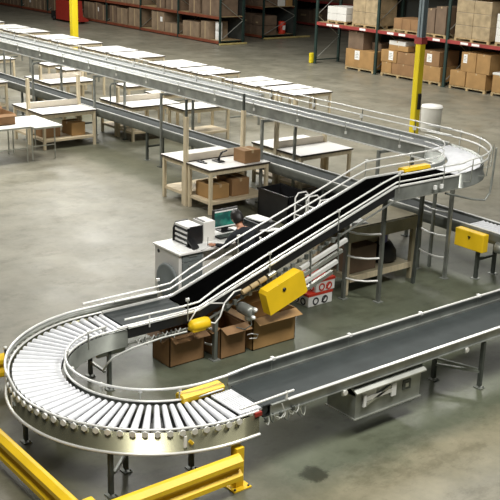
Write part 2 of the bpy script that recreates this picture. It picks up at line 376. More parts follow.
sub(MB().lathe([(.0, 0), (.07, 0), (.07, .3), (.0, .3)], (-7.2, 7.3, .40), m_dark, 16, 'y'), 'motor', DH)

# ------------------------------------------------------------ incline belt conveyor
IX0, IX1 = -10.05, -9.50; IC = thing('incline_conveyor', (-9.78, 8.5, 0), 'black incline belt conveyor with bright double guard rails, rising from the U curve', 'conveyor')
def zi(y):
    if y < 6.78: return .76
    if y < 10.22: return .76+(y-6.78)/(10.22-6.78)*1.13
    return 1.89
YT = 11.6
MB().box(IX0, IX1, 5.76, 6.70, ZB-.03, ZB, m_belt, .004).build('flat_belt', IC, 'dark grey flat belt at the foot')
prof = [6.74, 6.8, 7.6, 8.6, 9.6, 10.22, 10.9, YT]
def ribbon(x0, x1, ys, dz, t, m):
    mb = MB()
    for a, b in zip(ys[:-1], ys[1:]):
        mb.hexa([(x0, a, zi(a)+dz-t), (x1, a, zi(a)+dz-t), (x1, b, zi(b)+dz-t), (x0, b, zi(b)+dz-t), (x0, a, zi(a)+dz), (x1, a, zi(a)+dz), (x1, b, zi(b)+dz), (x0, b, zi(b)+dz)], m)
    return mb
ribbon(IX0, IX1, prof, 0, .02, m_black).build('incline_belt', IC)
ribbon(IX0+.02, IX1-.02, prof, -.15, .012, m_black).build('return_belt', IC)
for x, s, nm in ((IX0-.015, -1, 'far'), (IX1+.015, 1, 'near')):
    ys = [5.76]+prof
    ribbon(min(x, x+s*.012), max(x, x+s*.012), [5.76]+prof[:6] if s > 0 else ys, .0, .13, m_blk if s > 0 else m_frame).build('side_frame', IC)
    if s > 0: ribbon(x, x+.012, prof[5:], .0, .19, m_frame).build('side_frame', IC, 'grey steel side plate of the level top section')
    ribbon(min(x, x+s*.03), max(x, x+s*.03), ys, .022, .022, m_rail).build('top_flange', IC)
    if s > 0: ribbon(x, x+.03, ys, -.195, .014, m_steel).build('bottom_flange', IC)
def rail(x, ys, dz, nm='guard_rail', r=.013):
    return MB().tube([(x, y, zi(y)+d) for y, d in zip(ys, dz)], r, m_rail, 8).build(nm, IC)
ysr = [5.95, 6.55, 6.78, 7.1, 7.8, 8.6, 9.4, 9.95, 10.22, 10.6, 11.7]
rail(IX0-.05, [5.50]+ysr[1:], [.17, .17, .18, .22, .25, .25, .25, .26, .25, .26, .26])
rail(IX0-.05, ysr, [.10, .09, .10, .11, .12, .12, .12, .13, .12, .13, .13])
rail(IX1+.05, [5.70]+ysr[1:], [.135, .12, .13, .17, .20, .20, .20, .2, .18, .18, .19])
rail(IX1+.05, [5.60]+ysr[1:], [.05, .05, .06, .07, .08, .08, .08, .08, .08, .08, .09])
for y in (6.6, 7.9, 9.1, 10.25, 11.2):
    for x, s in ((IX0-.06, 1), (IX1+.06, -1)):
        h = .26 if s > 0 else .20
        MB().tube([(x+.01*-s, y, zi(y)-.08), (x+.01*-s, y, zi(y)+h)], .008, m_steel, 6).box(x-.012, x+.012, y-.025, y+.025, zi(y)+h-.02, zi(y)+h+.02, m_rail, .005).build('rail_bracket', IC)
MB().tube([(IX1+.05, 6.05, ZB+.12), (IX1+.05, 6.05, ZB-.04)], .009, m_rail, 6).build('rail_bracket', IC)
# support ladders
def ladder(y, xa, xb, top, rungs, parent, m=None, bow=.05, yb=None):
    m = m or m_dframe; yb = y if yb is None else yb
    for x, yy in ((xa, y), (xb, yb)):
        MB().bar((x, yy, .012), (x, yy, top), .055, .05, m).box(x-.06, x+.06, yy-.06, yy+.06, 0, .012, m_frame).build('leg', parent)
    for z in rungs:
        MB().tube([(xa, y, z), (xa*.67+xb*.33, y*.67+yb*.33-bow*.6, z-.02), (xa*.33+xb*.67, y*.33+yb*.67-bow*.6, z-.02), (xb, yb, z)], .016, m_rail, 8).build('rung', parent)
ladder(10.03, -10.20, -9.80, 1.62, (.34, .70, 1.08), IC, None, .05, 10.38)
ladder(7.08, -9.98, -9.50, .66, (.20, .42), IC)
MB().bar((-10.08, 11.45, 0), (-10.02, 11.45, 1.68), .05, .05, m_dark).build('leg', IC)
for y in (8.6, 9.1): MB().bar((-9.42, y, zi(y)-.12), (-9.40, y, zi(y)-.66), .03, .015, m_dframe).build('hanger', IC)
# yellow drive guard and motors
a = math.atan2(1.13, 3.44); ux, uz = math.cos(a), math.sin(a)
def on_slope(y0, z0, du, dv): return (y0+du*ux-dv*uz, z0+du*uz+dv*ux)
P0 = (7.74, .575)
q = [on_slope(*P0, du, dv) for du, dv in ((0, 0), (.64, 0), (.66, .02), (.66, .32), (.62, .35), (.04, .35), (0, .31))]
dg = MB().prism(q, 'x', -9.33, -9.18, m_yel).build('drive_guard', IC, 'yellow box-shaped drive guard')
c = on_slope(*P0, .30, .24)
sub(MB().lathe([(0, 0), (.028, 0), (.028, .012), (0, .012)], (-9.182, c[0], c[1]), m_blk, 12, 'x'), 'hole', dg, 'small black round hole')
mb = MB()
for du in (-.02, .12, .26, .42): 
    p = on_slope(7.45, .86, du, .05); mb.tube([(-9.38, p[0], p[1]), (-9.38, p[0]+.12*ux, p[1]+.12*uz)], .035, m_pal if du < .3 else m_steel, 10)
mb.build('take_up_bearing', IC)
mm = MB().lathe([(0, -.16), (.05, -.16), (.075, -.12), (.08, 0), (.075, .10), (.05, .13), (0, .13)], (-9.36, 7.47, .66), m_frame, 16, 'x')
mm.lathe([(0, 0), (.05, 0), (.055, .02), (.05, .1), (0, .1)], (-9.30, 7.47, .54), m_steel, 14, 'z').lathe([(0, 0), (.03, .005), (.03, .05), (0, .06)], (-9.24, 7.50, .70), m_rail, 12, 'x').lathe([(0, 0), (.028, .005), (.028, .05), (0, .06)], (-9.24, 7.47, .60), m_rail, 12, 'x')
mm.build('gear_motor', IC, 'grey gear motor with bright fittings')
ym = MB().lathe([(0, -.14), (.05, -.13), (.075, -.10), (.08, -.02), (.08, .10), (.07, .14), (.04, .16), (0, .165)], (-9.36, 6.72, .63), m_yel, 18, 'y').box(-9.44, -9.30, 6.60, 6.80, .55, .60, m_yel, .02)
ym = ym.build('motor', IC, 'yellow rounded motor')
MB().tube([(-9.36, 6.86, .63), (-9.33, 6.95, .60), (-9.32, 7.02, .68), (-9.34, 7.1, .84), (-9.40, 7.3, .93), (-9.42, 7.42, .93)], .011, m_rail, 8).build('conduit', IC)
MB().tube([(-9.42, 6.62, .67), (-9.40, 6.70, .80), (-9.40, 6.90, .86), (-9.42, 7.15, .80)], .009, m_rail, 8).build('conduit', IC)
MB().tube([(-9.26, 7.47, .56), (-9.22, 7.46, .50), (-9.26, 7.38, .44), (-9.34, 7.30, .46)], .008, m_dark, 8).build('conduit', IC)
mb = MB()
for k in range(10):
    y = 5.85+.065*k; mb.tube([(-9.46, y, .60), (-9.44, y+.03, .55-.03*(k % 3)), (-9.45, y+.07, .60)], .009, (m_cab, m_dark, m_steel)[k % 3], 6)
mb.build('cable_run', IC, 'cables under the side frame')
for k in range(17):
    y = 7.2+.12*k; z = zi(y)-.155
    MB().box(-9.46, -9.42, y, y+.05, z-.03-.02*(k % 2), z+.02, (m_frame, m_dframe, m_dark)[k % 3], .004).build('frame_bracket', IC)
# aluminium channels stored beneath the slope beyond the guard
for k in range(4):
    dy = .06*k; z0 = -.30-.10*k
    p = [(-9.44+.02*k, y, zi(y)+z0) for y in (8.45, 9.28-.10*k)]
    MB().bar(p[0], p[1], .05, .05, m_rail if k % 2 == 0 else m_steel).build('cross_channel', IC)

# ------------------------------------------------------------ upper curve and upper roller conveyor
ZU = 1.90; C2 = (-11.05, 11.6); UI, UO = 1.0, 1.56
UC = thing('curved_roller_conveyor', (C2[0], C2[1], 0), 'raised ninety degree roller curve at right with looping guard rails', 'conveyor')
for i in range(24):
    a = R_(90)*(i+.5)/24
    tapered_roller(C2, a, ZU-.038, UI+.02, UO-.02, .028, .040).build('roller', UC)
def qarc(r, z, e0=0, e1=0, n=24):
    p = []
    if e0: p.append((C2[0]+r, C2[1]-e0, z, 1, 0))
    p += arc(C2, r, 0, PI/2, z, n)
    if e1: p.append((C2[0]-e1, C2[1]+r, z, 0, 1))
    return p
MB().sweep([(0, .02), (.01, .02), (.01, -.20), (.04, -.20), (.04, -.21), (0, -.21)], qarc(UO+.02, ZU), m_frame, True).build('outer_skirt', UC)
MB().sweep([(0, .02), (-.01, .02), (-.01, -.20), (-.04, -.20), (-.04, -.21), (0, -.21)], qarc(UI-.02, ZU), m_frame, True).build('inner_skirt', UC)
MB().tube(pts(qarc(UI-.03, ZU+.03)), .012, m_rail).build('inner_rim', UC)
MB().tube(pts(qarc(UI-.05, ZU-.19)), .012, m_rail).build('inner_lower_tube', UC)
for dz, o in ((.24, .12), (.13, .10)):
    MB().tube([(IX1+.05, 11.55, ZU+dz-.07)]+[(x, y, z) for x, y, z in pts(arc(C2, UO+o, R_(5), PI/2, ZU+dz, 28))]+[(-11.6, C2[1]+UO+o-.04, ZU+dz)], .014, m_rail).build('outer_guard_rail', UC)
for dz in (.12, .24):
    MB().tube([(C2[0]+UI-.04, C2[1]-.05, ZU+dz)]+pts(arc(C2, UI-.05, 0, PI/2, ZU+dz, 16)), .010, m_rail).build('inner_guard_rail', UC)
for ang in (4, 22, 45, 68, 86):
    a = R_(ang); d = Vector((math.cos(a), math.sin(a), 0)); c = Vector((C2[0], C2[1], ZU))
    MB().tube([c+d*(UO+.03)+Vector((0, 0, -.12)), c+d*(UO+.15)+Vector((0, 0, -.10)), c+d*(UO+.17)+Vector((0, 0, .26))], .010, m_steel, 6).build('rail_bracket', UC)
# looped cable guard bar on the outside
MB().tube([(-9.24, 12.12, 2.30), (-9.28, 12.16, 1.9), (-9.30, 12.16, 1.58), (-9.32, 12.08, 1.47), (-9.38, 11.85, 1.50), (-9.50, 11.35, 1.64)], .016, m_frame, 8).build('bumper_bar', UC)
MB().tube([(-9.38, 12.25, 1.72), (-9.28, 12.17, 1.72)], .012, m_frame, 6).build('bumper_bracket', UC)
ladder(12.06, -10.56, -9.95, 1.68, (.35, .72, 1.12), UC, m_frame)
MB().bar((-10.5, 12.3, 0), (-10.5, 12.3, 1.66), .045, .045, m_frame).build('leg', UC)
MB().box(-10.66, -9.88, 12.0, 12.34, 1.64, 1.69, m_frame).build('cross_brace', UC)
MB().prism([(-10.20, ZU-.02), (-10.04, ZU-.02), (-10.06, ZU+.04), (-10.18, ZU+.04)], 'y', 11.02, 11.60, m_yel).build('pinch_cover', UC, 'yellow pinch cover at the inside of the bend')
for y in (11.0, 11.14): MB().box(-9.44, -9.41, y, y+.05, 1.76, 1.82, m_white).build('junction_box', UC, 'small pale junction box on the side')

UX = -33.0
UP = thing('roller_conveyor', (-20, 12.88, 0), 'long raised roller conveyor crossing the hall from the upper curve to the left edge', 'conveyor')
def one_roller(x, y0, y1, z, r=.028): return MB().tube([(x, y0, z), (x, y1, z)], r, m_zinc, 8)
xs = []; x = -11.12
while x > UX: xs.append(x); x -= .085
for x in xs[:96]: one_roller(x, 12.62, 13.14, ZU-.03).build('roller', UP)
mb = MB()
for x in xs[96:]: mb.tube([(x, 12.62, ZU-.03), (x, 13.14, ZU-.03)], .028, m_zinc, 6)
o = mb.build('roller', UP); o['kind'] = 'stuff'
for y, s in ((12.60, -1), (13.16, 1)):
    MB().box(min(y, y+s*.012), max(y, y+s*.012), UX, -11.08, 0, 0, m_steel) if False else None
    MB().box(UX, -11.06, min(y, y+s*.012), max(y, y+s*.012), ZU-.18, ZU+.03, m_frame).build('side_frame', UP)
    MB().box(UX, -11.06, min(y, y+s*.045), max(y, y+s*.045), ZU+.025, ZU+.042, m_rail).build('top_flange', UP)
    MB().box(UX, -11.06, min(y, y+s*.05), max(y, y+s*.05), ZU-.20, ZU-.183, m_rail).build('bottom_flange', UP)
for z in (.15, .26): MB().tube([(UX, 13.24, ZU+z), (-11.06, 13.24, ZU+z)], .012, m_rail, 6).build('guard_rail', UP)
MB().tube([(UX, 12.52, ZU+.12), (-11.3, 12.54, ZU+.12)], .011, m_rail, 6).build('guard_rail', UP)
x = -11.9
while x > UX:
    MB().tube([(x, 13.22, ZU-.1), (x, 13.24, ZU+.27)], .009, m_dark, 6).box(x-.03, x+.03, 13.20, 13.23, ZU+.10, ZU+.17, m_rail).build('rail_bracket', UP)
    MB().tube([(x+.3, 12.54, ZU-.08), (x+.3, 12.52, ZU+.13)], .009, m_steel, 6).box(x+.285, x+.315, 12.52, 12.55, ZU-.09, ZU-.04, m_rail).build('rail_bracket', UP)
    x -= 1.35
for x in (-11.95, -15.2, -18.86, -21.9, -25.3, -29):
    for y in (12.40, 13.28):
        MB().bar((x, y, 0), (x, y, ZU-.19), .05, .05, m_frame).box(x-.07, x+.07, y-.07, y+.07, 0, .012, m_dark).build('leg', UP)
    MB().bar((x, 12.40, ZU-.22), (x, 13.28, ZU-.22), .05, .05, m_frame).build('cross_brace', UP)
# bent cable hoops along the near side
for x in (-26.4, -25.0, -20.9):
    MB().tube([(x, 12.50, ZU-.24), (x, 12.30, ZU-.26), (x+.02, 12.26, ZU-.32), (x+.02, 12.26, 1.15)], .018, m_dark, 6).build('drop_pipe', UP)

# ------------------------------------------------------------ lower transport belt under the upper conveyor
LC = thing('belt_conveyor', (-18, 12.72, 0), 'low grey belt conveyor running under the raised roller conveyor past the packing tables', 'conveyor')
ZL = .84; LX0, LX1 = -33.0, -10.0
MB().box(LX0, LX1, 12.50, 12.92, ZL-.015, ZL, m_belt, .003).build('belt', LC)
LR = -10.0
for y, s in ((12.47, -1), (12.95, 1)):
    MB().sweep([(0, .03), (s*.035, .03), (s*.045, 0), (s*.045, -.10), (s*.025, -.16), (0, -.16)], [(LX0, y, ZL, 0, 1), (-8.2, y, ZL, 0, 1)], m_dframe).build('side_frame', LC)
    MB().box(LX0, -8.2, y-.01 if s > 0 else y-.028, y+.028 if s > 0 else y+.01, ZL+.028, ZL+.040, m_rail).build('top_flange', LC)
MB().box(LX0, LX1, 12.55, 12.88, ZL-.16, ZL-.14, m_belt).build('return_belt', LC)
for i in range(22): MB().tube([(LR+.06+.08*i, 12.50, ZL-.02), (LR+.06+.08*i, 12.92, ZL-.02)], .032, m_roller, 10).build('roller', LC)
for x in (-9.66, -13.4, -16.4, -19.6, -22.8, -26.2, -29.5):
    for y in (12.49, 12.93): MB().bar((x, y, 0), (x, y, ZL-.15), .055, .05, m_dark).box(x-.06, x+.06, y-.06, y+.06, 0, .012, m_frame).build('leg', LC)
    MB().bar((x, 12.49, .33), (x, 12.93, .33), .04, .04, m_dark).build('cross_brace', LC)
yb = MB().box(-10.0, -9.42, 12.28, 12.42, .53, .83, m_yel, .015).build('drive_guard', LC, 'yellow drive guard box at the right end')
sub(MB().prism([(-9.73, .75), (-9.67, .75), (-9.70, .69)], 'y', 12.272, 12.28, m_blk), 'warning_mark', yb, 'small black triangle')
MB().lathe([(0, 0), (.09, 0), (.09, .3), (0, .3)], (-9.25, 12.42, .66), m_frame, 14, 'x').build('motor', LC)

# ------------------------------------------------------------ packing tables
def slab(mb, x0, x1, y0, y1, z, t=.035):
    mb.box(x0, x1, y0, y1, z-t, z-.004, m_edge).box(x0+.006, x1-.006, y0+.006, y1-.006, z-.004, z+.002, m_top)
def make_table(w=.80, d=1.5, h=.90, shelf=True):
    t = bpy.data.objects.new('packing_table', None); COL.objects.link(t); t.location = (0, 0, 0)
    mb = MB(); slab(mb, -w/2, w/2, -d/2, d/2, h); mb.build('tabletop', t)
    lg = [(-w/2+.05, -d/2+.06), (w/2-.05, -d/2+.06), (w/2-.05, d/2-.06), (-w/2+.05, d/2-.06)]
    for x, y in lg: MB().box(x-.032, x+.032, y-.032, y+.032, 0, h-.035, m_wood, .004).build('leg', t)
    mb = MB()
    mb.box(-w/2+.03, -w/2+.07, -d/2+.06, d/2-.06, h-.12, h-.036, m_wood).box(w/2-.07, w/2-.03, -d/2+.06, d/2-.06, h-.12, h-.036, m_wood)
    mb.box(-w/2+.05, w/2-.05, -d/2+.04, -d/2+.08, h-.12, h-.036, m_wood).box(-w/2+.05, w/2-.05, d/2-.08, d/2-.04, h-.12, h-.036, m_wood); mb.build('apron', t)
    if shelf: MB().box(-w/2+.03, w/2-.03, -d/2+.05, d/2-.05, .19, .25, m_ply, .004).build('shelf', t)
    return t
proto = make_table(); proto_n = make_table(.72, 1.45, .90, False)
used = {}
def place(p, x, y, label, group, rz=0, name='packing_table', z=0):
    o = p if p.name not in used else copy_tree(p)
    used[p.name] = 1
    o.location = (x, y, z); o.rotation_euler = (0, 0, rz); o.name = name
    tag(o, label, 'table', group); return o
def divider(x, y0, y1, label, tall=1.83, steel=True, ry=0):
    d = thing('table_divider', (x, (y0+y1)/2, 0), label, 'divider', 'wooden dividers between packing tables')
    for y in (y0, y1):
        MB().box(x-.045, x+.045, y-.035, y+.035, 0, tall, m_wood, .004).build('post', d)
        if steel: MB().box(x-.02, x+.02, y-.02, y+.02, tall, tall+.34, m_dark).build('post_extension', d, 'dark steel extension on the post')
    MB().box(x-.012, x+.012, y0+.036, y1-.036, .91, 1.05, m_board).build('backboard', d)
    return d
GN = 'packing tables along the near side of the low belt'
place(proto, -16.27, 11.70, 'white topped wooden packing table with bare top, left half of the pair behind the desk', GN)
place(proto, -15.36, 11.70, 'white topped wooden packing table carrying a small carton and tape gun', GN)
divider(-15.815, 10.98, 12.40, 'wooden backboard and posts between the two tables nearest the desk', 1.80)
place(proto, -22.98, 11.60, 'white topped packing table left of the wooden divider, behind the metal bench', GN)
place(proto, -22.10, 11.60, 'white topped packing table right of the wooden divider, cartons on its shelf', GN)
divider(-22.54, 10.90, 12.30, 'wooden backboard and tall posts on the pair behind the metal bench', 1.65, False)
place(proto, -27.1, 11.58, 'white topped packing table at the left picture edge, right half of its pair', GN)
place(proto, -27.95, 11.58, 'white topped packing table cut by the left picture edge', GN)
divider(-27.53, 10.90, 12.28, 'wooden divider on the pair cut by the left picture edge', 1.65, False)
GM = 'packing tables just beyond the low belt'
mids = [(-16.26, 14.05, 'bare white packing table beyond the low belt, left of the wooden post at centre'), (-15.42, 14.05, 'bare white packing table beyond the low belt, nearest the incline top'),
        (-20.95, 14.95, 'white packing table under the raised conveyor, set back beyond the low belt'),
        (-22.72, 13.98, 'left table of the pair beyond the low belt, second pair from the right'), (-21.88, 13.98, 'right table of the pair beyond the low belt, second pair from the right'),
        (-27.1, 13.95, 'left table of the pair beyond the low belt, third pair from the right'), (-26.25, 13.95, 'right table of the pair beyond the low belt, third pair from the right'),
        (-31.6, 13.95, 'white packing table beyond the low belt at the far left edge')]
for x, y, l in mids: place(proto, x, y, l, GM)
for x, l, h in ((-15.84, 'wooden divider between the bare tables beyond the low belt, nearest the incline', 1.5), (-22.30, 'wooden divider on the second pair beyond the low belt', 1.3), (-26.67, 'wooden divider on the third pair beyond the low belt', 1.3)):
    divider(x, 13.32, 14.7, l, h, False)
GB = 'second line of tables beyond the low belt'
for k, x in enumerate((-24.7, -23.1, -28.4, -29.6)):
    place(proto_n, x, 15.6, 'white table in the second line beyond the low belt, %s' % ('right of centre', 'rightmost', 'second from left', 'leftmost')[k], GB)
GF = 'packing tables in the far row'
word = ['nearest', 'second', 'third', 'fourth', 'fifth', 'sixth']
for g in range(6):
    xr = -20.95-4.35*g
    for k in range(4):
        place(proto_n, xr-.36-.82*k-(.12 if k > 1 else 0), 18.95, 'white table in the far row, %s of four, %s block from right' % (('rightmost', 'second from right', 'second from left', 'leftmost')[k], ORD[g+1]), GF)
# low roller line in front of the far row
GL = thing('gravity_conveyor', (-32, 17.2, 0), 'long low silver roller line in front of the far row of white tables', 'conveyor')
mb = MB(); x = -21.6
n = 0
while x > -46:
    mb.tube([(x, 16.46, .86), (x, 17.54, .86)], .03, m_zinc, 6); x -= .14
o = mb.build('roller', GL); o['kind'] = 'stuff'
for y in (16.43, 17.57): MB().box(-46, -21.5, y-.012, y+.012, .78, .92, m_steel).build('side_frame', GL)
x = -21.7
while x > -46:
    MB().bar((x, 16.43, 0), (x, 16.43, .78), .05, .05, m_frame).bar((x, 17.57, 0), (x, 17.57, .78), .05, .05, m_frame).bar((x, 16.43, .3), (x, 17.57, .3), .04, .04, m_frame).build('leg_frame', GL); x -= 3.0
for k in range(14):
    x = -22.2-1.7*k
    MB().tube([(x, 16.41, .9), (x, 16.39, 1.08), (x-.5, 16.39, 1.08), (x-.5, 16.41, .9)], .014, m_steel, 6).build('guide_hoop', GL)

# steel benches at the left
def steel_bench(x0, x1, y0, y1, h, label, legs):
    t = thing('steel_bench', ((x0+x1)/2, (y0+y1)/2, 0), label, 'bench')
    MB().box(x0, x1, y0, y1, h-.02, h, m_top, .004).build('tabletop', t)
    MB().box(x0-.012, x1+.012, y0-.012, y1+.012, h-.05, h-.015, m_steel).build('edge_frame', t)
    for x, y in legs: MB().tube([(x, y, 0), (x, y, h-.05)], .018, m_steel, 8).build('leg', t)
    (ax, ay), (bx, by) = legs[0], legs[1]
    MB().bar((ax, ay, .34), (bx, by, .34), .025, .025, m_steel).build('stretcher', t); return t
steel_bench(-21.9, -20.74, 8.95, 10.08, .86, 'steel edged bench with an open carton on it at the left picture edge', [(-20.82, 9.03), (-20.82, 10.0), (-21.82, 9.03), (-21.82, 10.0)])
steel_bench(-22.0, -20.62, 10.12, 10.80, .84, 'narrow white topped steel bench in front of the packing table, left', [(-20.88, 10.16), (-20.88, 10.74), (-21.9, 10.16), (-21.9, 10.74)])

# ------------------------------------------------------------ cartons
def carton(x0, x1, y0, y1, z0, z1, label, m=None, group=None, tape='y', lab=None, openf=False, cat='carton', rz=0, stack=None, name='carton'):
    m = m or m_box
    cx, cyy = (x0+x1)/2, (y0+y1)/2; w, d, h = x1-x0, y1-y0, z1-z0
    t = thing(name, (cx, cyy, z0), label, cat, group)
    mb = MB(); X0_, X1_, Y0_, Y1_ = cx-w/2, cx+w/2, cyy-d/2, cyy+d/2
    if openf:
        th = .012
        mb.box(X0_, X1_, Y0_, Y1_, z0, z0+th, m).box(X0_, X0_+th, Y0_, Y1_, z0, z1, m).box(X1_-th, X1_, Y0_, Y1_, z0, z1, m).box(X0_, X1_, Y0_, Y0_+th, z0, z1, m).box(X0_, X1_, Y1_-th, Y1_, z0, z1, m)
        mb.build('box_body', t)
        f = h*.42
        MB().hexa([(X1_-th, Y0_, z1), (X1_, Y0_, z1), (X1_, Y1_, z1), (X1_-th, Y1_, z1), (X1_+f*.7, Y0_, z1-.05), (X1_+f*.7+th, Y0_, z1-.05), (X1_+f*.7+th, Y1_, z1-.05), (X1_+f*.7, Y1_, z1-.05)], m).build('flap', t)
        MB().hexa([(X0_, Y0_, z1), (X0_+th, Y0_, z1), (X0_+th, Y1_, z1), (X0_, Y1_, z1), (X0_-f*.5, Y0_, z1+f*.6), (X0_-f*.5+th, Y0_, z1+f*.6), (X0_-f*.5+th, Y1_, z1+f*.6), (X0_-f*.5, Y1_, z1+f*.6)], m).build('flap', t)
        MB().hexa([(X0_, Y0_, z1), (X1_, Y0_, z1), (X1_, Y0_+th, z1), (X0_, Y0_+th, z1), (X0_+.02, Y0_-f*.6, z1-.06), (X1_-.02, Y0_-f*.6, z1-.06), (X1_-.02, Y0_-f*.6+th, z1-.06), (X0_+.02, Y0_-f*.6+th, z1-.06)], m).build('flap', t)
    else:
        mb.box(X0_, X1_, Y0_, Y1_, z0, z1, m, min(.012, w*.03)); mb.build('box_body', t)
        tw = .028
        if tape == 'y': MB().box(cx-tw, cx+tw, Y0_-.001, Y1_+.001, z1-.06, z1+.002, m_tape).box(cx-.002, cx+.002, Y0_, Y1_, z1+.001, z1+.003, m_edge).build('tape', t)
        elif tape == 'x': MB().box(X0_-.001, X1_+.001, cyy-tw, cyy+tw, z1-.06, z1+.002, m_tape).box(X0_, X1_, cyy-.002, cyy+.002, z1+.001, z1+.003, m_edge).build('tape', t)
    if lab:   # (u, v, w, h) in fractions on the front (-Y) face
        u, v, lw, lh = lab
        lb = MB().box(X0_+w*u, X0_+w*(u+lw), Y0_-.004, Y0_-.001, z0+h*v, z0+h*(v+lh), m_white)
        for k in range(4): lb.box(X0_+w*(u+lw*.15), X0_+w*(u+lw*(.85-.15*(k % 2))), Y0_-.006, Y0_-.004, z0+h*(v+lh*(.2+.17*k)), z0+h*(v+lh*(.24+.17*k)), m_dark)
        lb.build('shipping_label', t, 'white label')
    if rz: t.rotation_euler = (0, 0, rz)
    return t
# on and under the near tables
carton(-15.42, -15.05, 11.86, 12.26, .903, 1.16, 'small brown carton standing on the packing table by the divider post', m_box, tape='x')
carton(-15.66, -15.12, 11.12, 11.55, .25, .54, 'tan carton on the shelf under the table behind the desk, front one', m_box2, tape='x')
carton(-15.66, -15.12, 11.62, 12.05, .25, .60, 'dark brown carton on the shelf under the table behind the desk, rear one', m_box, tape='x')
carton(-22.42, -21.95, 11.0, 11.45, .25, .55, 'brown carton on the shelf under the right table of the left pair, front', m_box)
carton(-22.38, -21.86, 11.72, 12.1, .25, .58, 'brown carton on the shelf under the right table of the left pair, rear', m_box2)
carton(-21.75, -21.08, 9.15, 9.85, .861, 1.12, 'open brown carton on the steel edged bench at the left edge', m_box, openf=True)
# under the incline
carton(-10.02, -9.62, 6.46, 7.0, 0, .42, 'open brown carton on the floor under the yellow motor, left of the short ladder', m_box, openf=True)
carton(-9.96, -9.46, 7.14, 7.56, 0, .44, 'brown carton between the short ladder and the yellow drive guard', m_box, openf=True)
carton(-9.92, -9.44, 7.66, 8.40, 0, .46, 'long brown carton under the yellow drive guard', m_box2, openf=True)
hb = thing('cart_handle', (-9.42, 7.62, .2), 'small white wire handle on the carton under the drive guard', 'handle')
MB().tube([(-9.43, 7.56, .26), (-9.40, 7.60, .28), (-9.38, 7.70, .25), (-9.39, 7.69, .20), (-9.41, 7.58, .21)], .008, m_rail, 6).build('wire_loop', hb)
# red and white printed cartons
def printed(x0, x1, y0, y1, z0, z1, label):
    t = carton(x0, x1, y0, y1, z0, z1, label, m_white, 'red and white printed cartons', None)
    MB().box(x0-.004, x1+.004, y0-.004, y1+.004, z1-.035, z1+.006, m_red, .003).build('lid', t, 'red lid')
    mk = MB()
    for k, u in enumerate((.3, .68)):
        cx = x1+.002; cyk = y0+(y1-y0)*u; zc = (z0+z1)/2-.02; r = .05
        mk.tube([(cx, cyk+r*math.cos(2*PI*j/14), zc+r*math.sin(2*PI*j/14)) for j in range(14)], .012, m_blk if z0 < .1 else m_red, 5, closed=True)
        if k: mk.bar((cx, cyk-.06, zc-.04), (cx, cyk+.02, zc+.05), .012, .02, m_blk if z0 < .1 else m_red)
    mk.build('printed_mark', t, 'dark round marks'); 
    mk = MB(); zc = (z0+z1)/2-.03
    for k, u in enumerate((.22, .5, .78)):
        cxx = x0+(x1-x0)*u; r = .048
        mk.tube([(cxx+r*math.cos(2*PI*j/12), y0-.002, zc+r*math.sin(2*PI*j/12)) for j in range(12)], .011, m_blk if z0 < .1 else m_red, 5, closed=True)
    mk.build('printed_mark', t)
printed(-10.74, -10.20, 9.32, 9.80, 0, .20, 'lower of the two red and white printed cartons on the floor beside the rung support')
printed(-10.66, -10.20, 9.46, 9.84, .207, .40, 'upper of the two red and white printed cartons beside the rung support')

# wooden shelf unit under the top of the incline
SH = thing('shelf_unit', (-10.55, 10.95, 0), 'low wooden shelf unit holding a carton and bag under the incline top', 'shelf')
for x in (-10.98, -10.30):
    for y in (10.16, 11.60): MB().box(x-.035, x+.035, y-.035, y+.035, 0, 1.06, m_wood if y < 11 else m_oliv, .003).build('post', SH)
MB().box(-10.264, -10.245, 10.12, 11.64, .86, 1.06, m_oliv).build('front_rail', SH)
MB().box(-11.0, -10.27, 10.20, 11.56, .22, .29, m_oliv).build('shelf', SH)
MB().box(-10.262, -10.24, 10.20, 11.56, .21, .30, m_wood).build('shelf_edge', SH)
MB().box(-11.02, -10.27, 10.12, 11.64, 1.061, 1.08, m_oliv).build('top_board', SH)
MB().box(-11.04, -11.02, 10.12, 11.64, .2, 1.06, m_oliv).build('back_board', SH)
carton(-10.86, -10.36, 10.28, 10.86, .291, .70, 'brown carton on the wooden shelf unit behind the rungs', m_box3)
bg = MB().lathe([(.0, 0), (.17, 0), (.21, .06), (.20, .22), (.13, .33), (0, .36)], (-10.56, 11.22, .291), m_blk, 14)
for v in bg.v: v.x += .02*math.sin(v.z*31+v.y*17); v.y += .02*math.sin(v.x*23)
bgo = bg.build('bag'); tag(bgo, 'black plastic bag on the wooden shelf unit beside the carton', 'bag')
for k, (dx_, dy_, mm_) in enumerate(((.08, -.06, m_white), (.10, .02, m_pvio), (.06, .08, m_white))):
    pk = MB().box(-10.52+dx_-.09, -10.52+dx_-.05, 11.16+dy_-.03, 11.16+dy_+.03, .60, .82-.03*k, mm_, .008).build('packet')
    tag(pk, ('white packet leaning left in the mouth of the black bag', 'violet packet in the middle of the black bag', 'white packet at the right side of the black bag')[k], 'packet')
cl = MB().hexa([(-10.75, 10.30, 1.081), (-10.35, 10.26, 1.081), (-10.30, 10.60, 1.081), (-10.7, 10.66, 1.081), (-10.72, 10.32, 1.11), (-10.38, 10.30, 1.12), (-10.33, 10.56, 1.10), (-10.68, 10.64, 1.13)], m_white).build('paper_bundle')
tag(cl, 'crumpled white paper bundle on top of the wooden shelf unit', 'paper')

